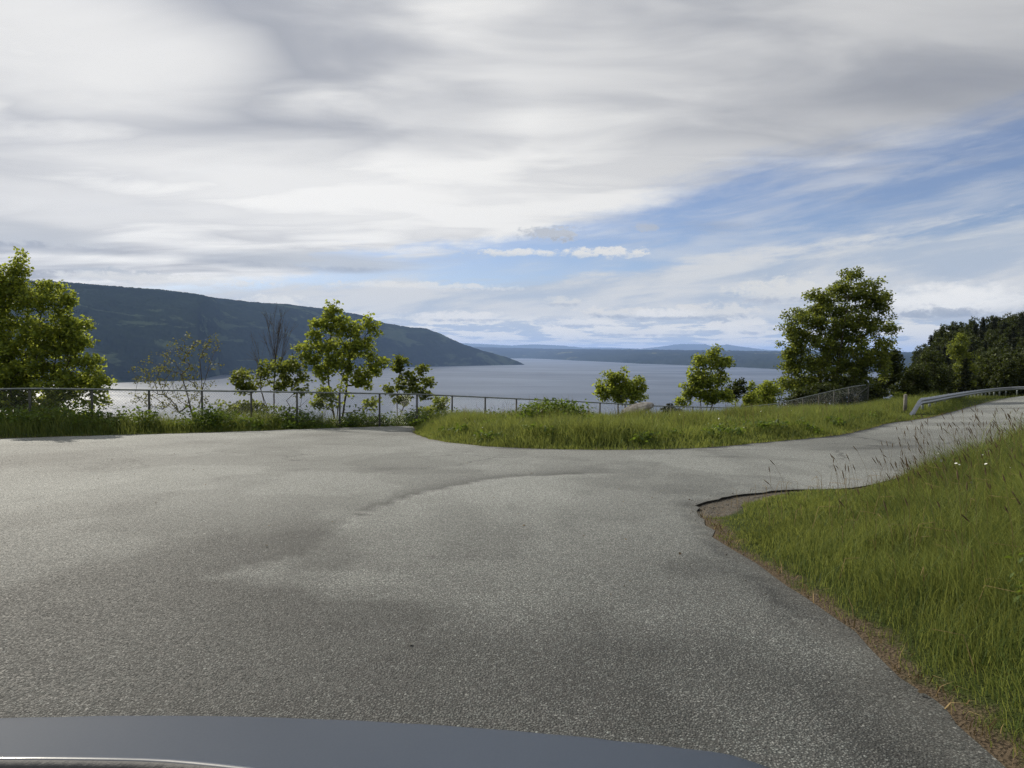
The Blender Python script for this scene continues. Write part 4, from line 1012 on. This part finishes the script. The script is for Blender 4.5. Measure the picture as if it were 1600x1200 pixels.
# seed-bearing grass stalks leaning over the right verge, each stalk with its head
st = MB(); sh = MB()
g_ = np.random.default_rng(531)
pts = np.vstack([scatter(760, 3.9, 10.5, 5.6, 12.5, 532), scatter(110, 2.6, 6.0, 3.0, 8.0, 533)])
ds = sdist(pts[:, 0], pts[:, 1]); pts = pts[(ds > np.where(pts[:, 0] > 4.6, 0.12, 0.55)) & (gravel_w(pts[:, 0], pts[:, 1], ds) < 0.1) & (pts[:, 0] < 0.5 + 0.85 * pts[:, 1])]
zs = ground_z(pts[:, 0], pts[:, 1])
for (x, y), z in zip(pts, zs):
    H = g_.uniform(0.5, 0.95) * float(0.5 + 0.5 * sstep(np.hypot(x - corner[0], y - corner[1]), 1.5, 4.0)); lx, ly = g_.normal(-0.14, 0.10), g_.normal(0, 0.07)
    p0 = np.array([x, y, z]); p1 = p0 + [lx * 0.3 * H, ly * 0.3 * H, H * 0.55]; p2 = p0 + [lx * H, ly * H, H * 0.96]
    st.tube([p0, p1, p2], [0.0016, 0.0014, 0.0011], 3, cap=False)
    hd = (p2 - p1) / np.linalg.norm(p2 - p1); L = g_.uniform(0.05, 0.10)
    c = p2; tip = p2 + hd * L + np.array([lx * 0.08, 0, -0.004])
    sh.tube([c, c + (tip - c) * 0.3, c + (tip - c) * 0.7, tip], [0.0016, 0.0052, 0.0046, 0.0008], 5, cap=False)
for (x, y) in scatter(420, 2.2, 8.0, 1.8, 9.5, 534):
    dd_ = sdist([x], [y])[0]
    if dd_ < 0.15 or x > 0.8 + 0.95 * y: continue
    z = gz(x, y); H = g_.uniform(0.2, 0.5) * min(1.0, 0.4 + dd_ * 0.4); a_ = g_.uniform(0, 6.28); l_ = g_.uniform(0.1, 0.9)
    p0 = np.array([x, y, z]); p1 = p0 + [math.cos(a_) * l_ * H * 0.3, math.sin(a_) * l_ * H * 0.3, H * 0.75]; p2 = p0 + [math.cos(a_) * l_ * H, math.sin(a_) * l_ * H, H * (1.0 - 0.35 * l_)]
    st.tube([p0, p1, p2], [0.0022, 0.0019, 0.0012], 3, cap=False)
so_ = empty('seed_grass', (0, 0, 0))
tag(so_, 'thin brown grass stalks with seed heads leaning over the right verge', 'grass', kind='stuff')
tag(st.build('stalks', M['straw'], so_), kind='stuff'); tag(sh.build('seed_heads', M['seed'], so_), kind='stuff')
# tall stalks on the island skyline
st = MB()
pts = scatter(420, -2, 16, 17, 28, 541); ds = sdist(pts[:, 0], pts[:, 1]); pts = pts[ds > 0.8]; zs = ground_z(pts[:, 0], pts[:, 1])
for (x, y), z in zip(pts, zs):
    H = g_.uniform(0.45, 0.85); lx, ly = g_.normal(-0.1, 0.12), g_.normal(0, 0.1)
    p0 = np.array([x, y, z]); p1 = p0 + [lx * 0.4 * H, ly * 0.4 * H, H * 0.8]; p2 = p0 + [lx * H, ly * H, H]
    st.tube([p0, p1, p2], [0.003, 0.004, 0.0015], 3, cap=False)
tag(st.build('dry_stalks', M['straw'], None), 'dry tall stalks standing in the island grass', 'grass', kind='stuff')

# loose gravel at the corner and along the asphalt edge
gv = MB(); g_ = np.random.default_rng(551)
gp_ = scatter(5200, corner[0] - 0.3, corner[0] + 3.2, corner[1] - 0.9, corner[1] + 2.0, 552)
dg = sdist(gp_[:, 0], gp_[:, 1]); ok = (gravel_w(gp_[:, 0], gp_[:, 1], dg) > 0.35) & (dg > 0.02)
gp_ = gp_[ok]
pe2 = POLY[g_.integers(0, nb, 2600)] + g_.normal(size=(2600, 2)) * 0.12; pe2 = pe2[(pe2[:, 1] < 18) & (pe2[:, 1] > 1) & (pe2[:, 0] > 0)]
gp_ = np.vstack([gp_, pe2]); dg = sdist(gp_[:, 0], gp_[:, 1])
zg = np.where(dg < 0, road_z(gp_[:, 0], gp_[:, 1]), ground_z(gp_[:, 0], gp_[:, 1]))
oct_ = np.array([[1, 0, 0], [-1, 0, 0], [0, 1, 0], [0, -1, 0], [0, 0, 1], [0, 0, -1]], float); of = np.array([[0, 2, 4], [2, 1, 4], [1, 3, 4], [3, 0, 4], [2, 0, 5], [1, 2, 5], [3, 1, 5], [0, 3, 5]])
for (x, y), z in zip(gp_, zg):
    r = g_.uniform(0.004, 0.013); v = oct_ * g_.uniform(0.6, 1.2, (6, 1)) * np.array([1, g_.uniform(0.6, 1), 0.6]) * r
    gv.put(v + np.array([x, y, z + r * 0.3]), None, of)
tag(gv.build('gravel', M['gravel']), 'loose gravel at the corner and edge of the asphalt', 'gravel', kind='stuff')

# a few dead leaves and bits of bark on the asphalt, broad weeds and daisies in the verge
g_ = np.random.default_rng(561)
lp = np.vstack([scatter(170, -14, 9, 2.2, 20, 562), POLY[g_.integers(0, nb, 420)] + g_.normal(size=(420, 2)) * 0.25]); dl = sdist(lp[:, 0], lp[:, 1]); lp = lp[(dl < -0.03) & (lp[:, 1] < 30) & (lp[:, 1] > 1)]
o = link('leaf_litter', leaves_mesh('leaf_litter', np.stack([lp[:, 0], lp[:, 1], road_z(lp[:, 0], lp[:, 1]) + 0.006], 1), 0.032, up_bias=2.5, tint_y=0.2, seed=563, four=False), M['litter'])
tag(o, 'scattered dead leaves and bits on the asphalt', 'leaf litter', kind='stuff')
vw = scatter(150, 2.2, 8, 2.2, 9.5, 565); dw = sdist(vw[:, 0], vw[:, 1]); vw = vw[(dw > 0.35) & (np.hypot(vw[:, 0] - corner[0], vw[:, 1] - corner[1]) > 3.4) & (gravel_w(vw[:, 0], vw[:, 1], dw) < 0.1)]
base = np.repeat(np.stack([vw[:, 0], vw[:, 1], ground_z(vw[:, 0], vw[:, 1])], 1), 34, 0); q = g_.normal(size=base.shape) * 0.10; q[:, 2] = g_.random(len(base)) * np.repeat(g_.uniform(0.12, 0.38, len(vw)), 34)
o = link('verge_weeds', leaves_mesh('verge_weeds', base + q, 0.050, up_bias=0.6, tint_y=0.15, seed=566, four=False, long=1.5), M['weed']); tag(o, 'broad-leaved weeds among the grass of the right verge', 'weeds', kind='stuff')
fp = np.vstack([scatter(26, 4.0, 7.5, 5.5, 9.0, 567), scatter(40, -2, 12, 15, 22, 568)]); df = sdist(fp[:, 0], fp[:, 1]); fp = fp[df > 0.7]; fz = ground_z(fp[:, 0], fp[:, 1]); fm = MB()
for (x, y), z in zip(fp, fz):
    H = g_.uniform(0.22, 0.5); an = np.linspace(0, 2 * math.pi, 9)[:-1]; rr = g_.uniform(0.010, 0.016); tl_ = g_.normal(size=2) * 0.4
    ring_ = np.stack([x + rr * np.cos(an), y + rr * np.sin(an), z + H + rr * (np.cos(an) * tl_[0] + np.sin(an) * tl_[1])], 1)
    fm.put(np.vstack([ring_, [[x, y, z + H + 0.006]]]), None, [[q_, (q_ + 1) % 8, 8] for q_ in range(8)])
tag(fm.build('daisies', M['petal']), 'tiny white daisies dotted through the grass', 'flowers', kind='stuff')

# ------------------------------------------------------------------ the car the photograph is taken from
XC, HWD = -0.60, 1.0
car = empty('car', (XC, 0.0, 0.0)); tag(car, 'dark slate blue car bonnet along the bottom edge of the view', 'car')
def hood_z(t, y): return 0.807 + (1.27 - y) * 0.38 - 0.062 * t * t - 1.2 * np.clip(y - 1.24, 0, 9) ** 1.6 * 2.0 - 0.35 * np.clip(np.abs(t) - 1.0, 0, 9) ** 1.3
tt = np.linspace(-1.09, 1.09, 61); nyh = 28
def y_rear(t): return 0.886 - 0.38 * np.clip(np.abs(t) - 0.12, 0, 9) ** 1.3 - 0.004
vs = []
for t in tt:
    for yv in np.linspace(0, 1, nyh):
        y0 = y_rear(t); y1 = 1.43 - 0.10 * t * t; y = y0 + (y1 - y0) * yv
        vs.append([t * HWD, y, float(hood_z(t, y))])
n = len(tt); a, b = np.meshgrid(np.arange(n - 1), np.arange(nyh - 1), indexing='ij')
f = np.stack([a * nyh + b, (a + 1) * nyh + b, (a + 1) * nyh + b + 1, a * nyh + b + 1], -1).reshape(-1, 4)
mb = MB(); mb.put(vs, f); bon = mb.build('bonnet', M['paint'], car, True)
md = bon.modifiers.new('thick', 'SOLIDIFY'); md.thickness = 0.02; md.offset = -1
# body sides, front apron, cowl, wheels, lamps
def loft(secs):
    m_ = len(secs[0]); v = np.array(secs).reshape(-1, 3); n_ = len(secs)
    a, b = np.meshgrid(np.arange(n_ - 1), np.arange(m_ - 1), indexing='ij')
    return v, np.stack([a * m_ + b, (a + 1) * m_ + b, (a + 1) * m_ + b + 1, a * m_ + b + 1], -1).reshape(-1, 4)
ap = []
for t in np.linspace(-1.0, 1.0, 25):
    yb = 1.43 - 0.10 * t * t; z0 = float(hood_z(t, yb)) - 0.13
    ap.append([[t * HWD, yb - 0.01, z0], [t * HWD, yb + 0.05, z0 - 0.10], [t * HWD, yb + 0.06, 0.42], [t * HWD, yb + 0.03, 0.28], [t * HWD, yb - 0.06, 0.20]])
mb = MB(); v, f = loft(ap); mb.put(v, f); mb.build('front_bumper', M['paint'], car, True)
for sg in (-1, 1):
    sec = []
    for y in np.linspace(1.36, -3.0, 45):
        top_ = float(hood_z(0.97, max(y, 0.93))) - 0.03 if y > 0.9 else 0.88
        wz = 0.22
        for yc in (0.72, -2.0):
            if abs(y - yc) < 0.40: wz = max(wz, 0.32 + math.sqrt(max(0, 0.40 ** 2 - (y - yc) ** 2)))
        wz = min(wz, top_ - 0.06)
        xo = HWD * (1.0 if y < 1.2 else 1 - 0.25 * ((y - 1.2) / 0.16) ** 2 * 0.25)
        sec.append([[sg * (xo - 0.03), y, top_], [sg * xo, y, top_ - 0.05], [sg * (xo + 0.02), y, 0.5 * (top_ + wz)], [sg * xo, y, wz]])
    mb = MB(); v, f = loft(sec); mb.put(v, f); sp = mb.build('side_panel', M['paint'], car, True)
    md = sp.modifiers.new('thick', 'SOLIDIFY'); md.thickness = 0.03
    for yc in (0.72, -2.0):
        wh = empty('wheel', (sg * (HWD - 0.12), yc, 0.32)); wh.parent = car
        mb = MB(); ang = np.linspace(0, 2 * math.pi, 33)
        secs = [[[w_ * 0.10, r_ * math.cos(t), r_ * math.sin(t)] for w_, r_ in ((-1, 0.20), (-1, 0.29), (-0.75, 0.318), (0.75, 0.318), (1, 0.29), (1, 0.20))] for t in ang]
        v, f = loft(secs); mb.put(v, f); mb.build('tyre', M['rubber'], wh, True)
        mb = MB(); secs = [[[sg * w_, r_ * math.cos(t), r_ * math.sin(t)] for w_, r_ in ((0.07, 0.0), (0.075, 0.05), (0.05, 0.09), (0.06, 0.16), (0.085, 0.20), (-0.05, 0.20))] for t in ang]
        v, f = loft(secs); mb.put(v, f); mb.build('rim', M['galv'], wh, True)
    mb = MB(); sec = [[[sg * (0.80 - 0.28 * q), 1.372 - 0.02 * q + 0.10 * q + dy_, 0.46 + dz_] for dy_, dz_ in ((0, 0.09), (0.035, 0.05), (0.04, -0.02), (0.01, -0.07))] for q in np.linspace(0, 1, 7)]
    v, f = loft(sec); mb.put(v, f); mb.build('headlight', M['lamp_glass'], car, True)
mb = MB(); sec = []
for t in np.linspace(-0.97, 0.97, 31):
    yr = float(y_rear(t)); zr = float(hood_z(t, yr))
    sec.append([[t * HWD, yr - 0.004, zr - 0.012], [t * HWD, yr - 0.03, zr - 0.006], [t * HWD, yr - 0.20, zr + 0.015], [t * HWD, yr - 0.22, zr - 0.08]])
v, f = loft(sec); mb.put(v, f); mb.build('cowl', M['cowl'], car, True)
mb = MB(); mb.tube([[t * HWD, float(y_rear(t)) - 0.004, float(hood_z(t, y_rear(t))) - 0.010] for t in np.linspace(-0.95, 0.95, 41)], 0.011, 8); mb.build('bonnet_seal', M['cowl'], car, True)
mb = MB(); mb.box((0, -1.1, 0.30), (1.62, 4.0, 0.10)); mb.build('floor_pan', M['black'], car)
mb = MB(); v, f = loft([[[t * 0.80, 0.74, 0.90], [t * 0.80, 0.55, 0.94 - 0.02 * t * t], [t * 0.80, 0.30, 0.90], [t * 0.80, 0.26, 0.60]] for t in np.linspace(-1, 1, 15)]); mb.put(v, f); mb.build('dashboard', M['black'], car, True)

# ------------------------------------------------------------------ haze over the lake
hz = MB(); lo_ = np.array([-30000, -3000, -186.0]); hi_ = np.array([48000, 56000, 640.0])
hz.box((lo_ + hi_) / 2, hi_ - lo_)
m, n, out = material('haze_air')
pv = n.node('ShaderNodeVolumePrincipled'); pv.inputs['Color'].default_value = (0.39, 0.58, 1.0, 1); pv.inputs['Density'].default_value = 2.8e-5; pv.inputs['Anisotropy'].default_value = 0.15
n.put(out.inputs['Volume'], pv.outputs[0])
hzo = hz.build('haze', m); tag(hzo, kind='stuff')
print('script', time.time()-T0); print('tris', sum(len(me.loops) - 2 * len(me.polygons) for me in bpy.data.meshes))
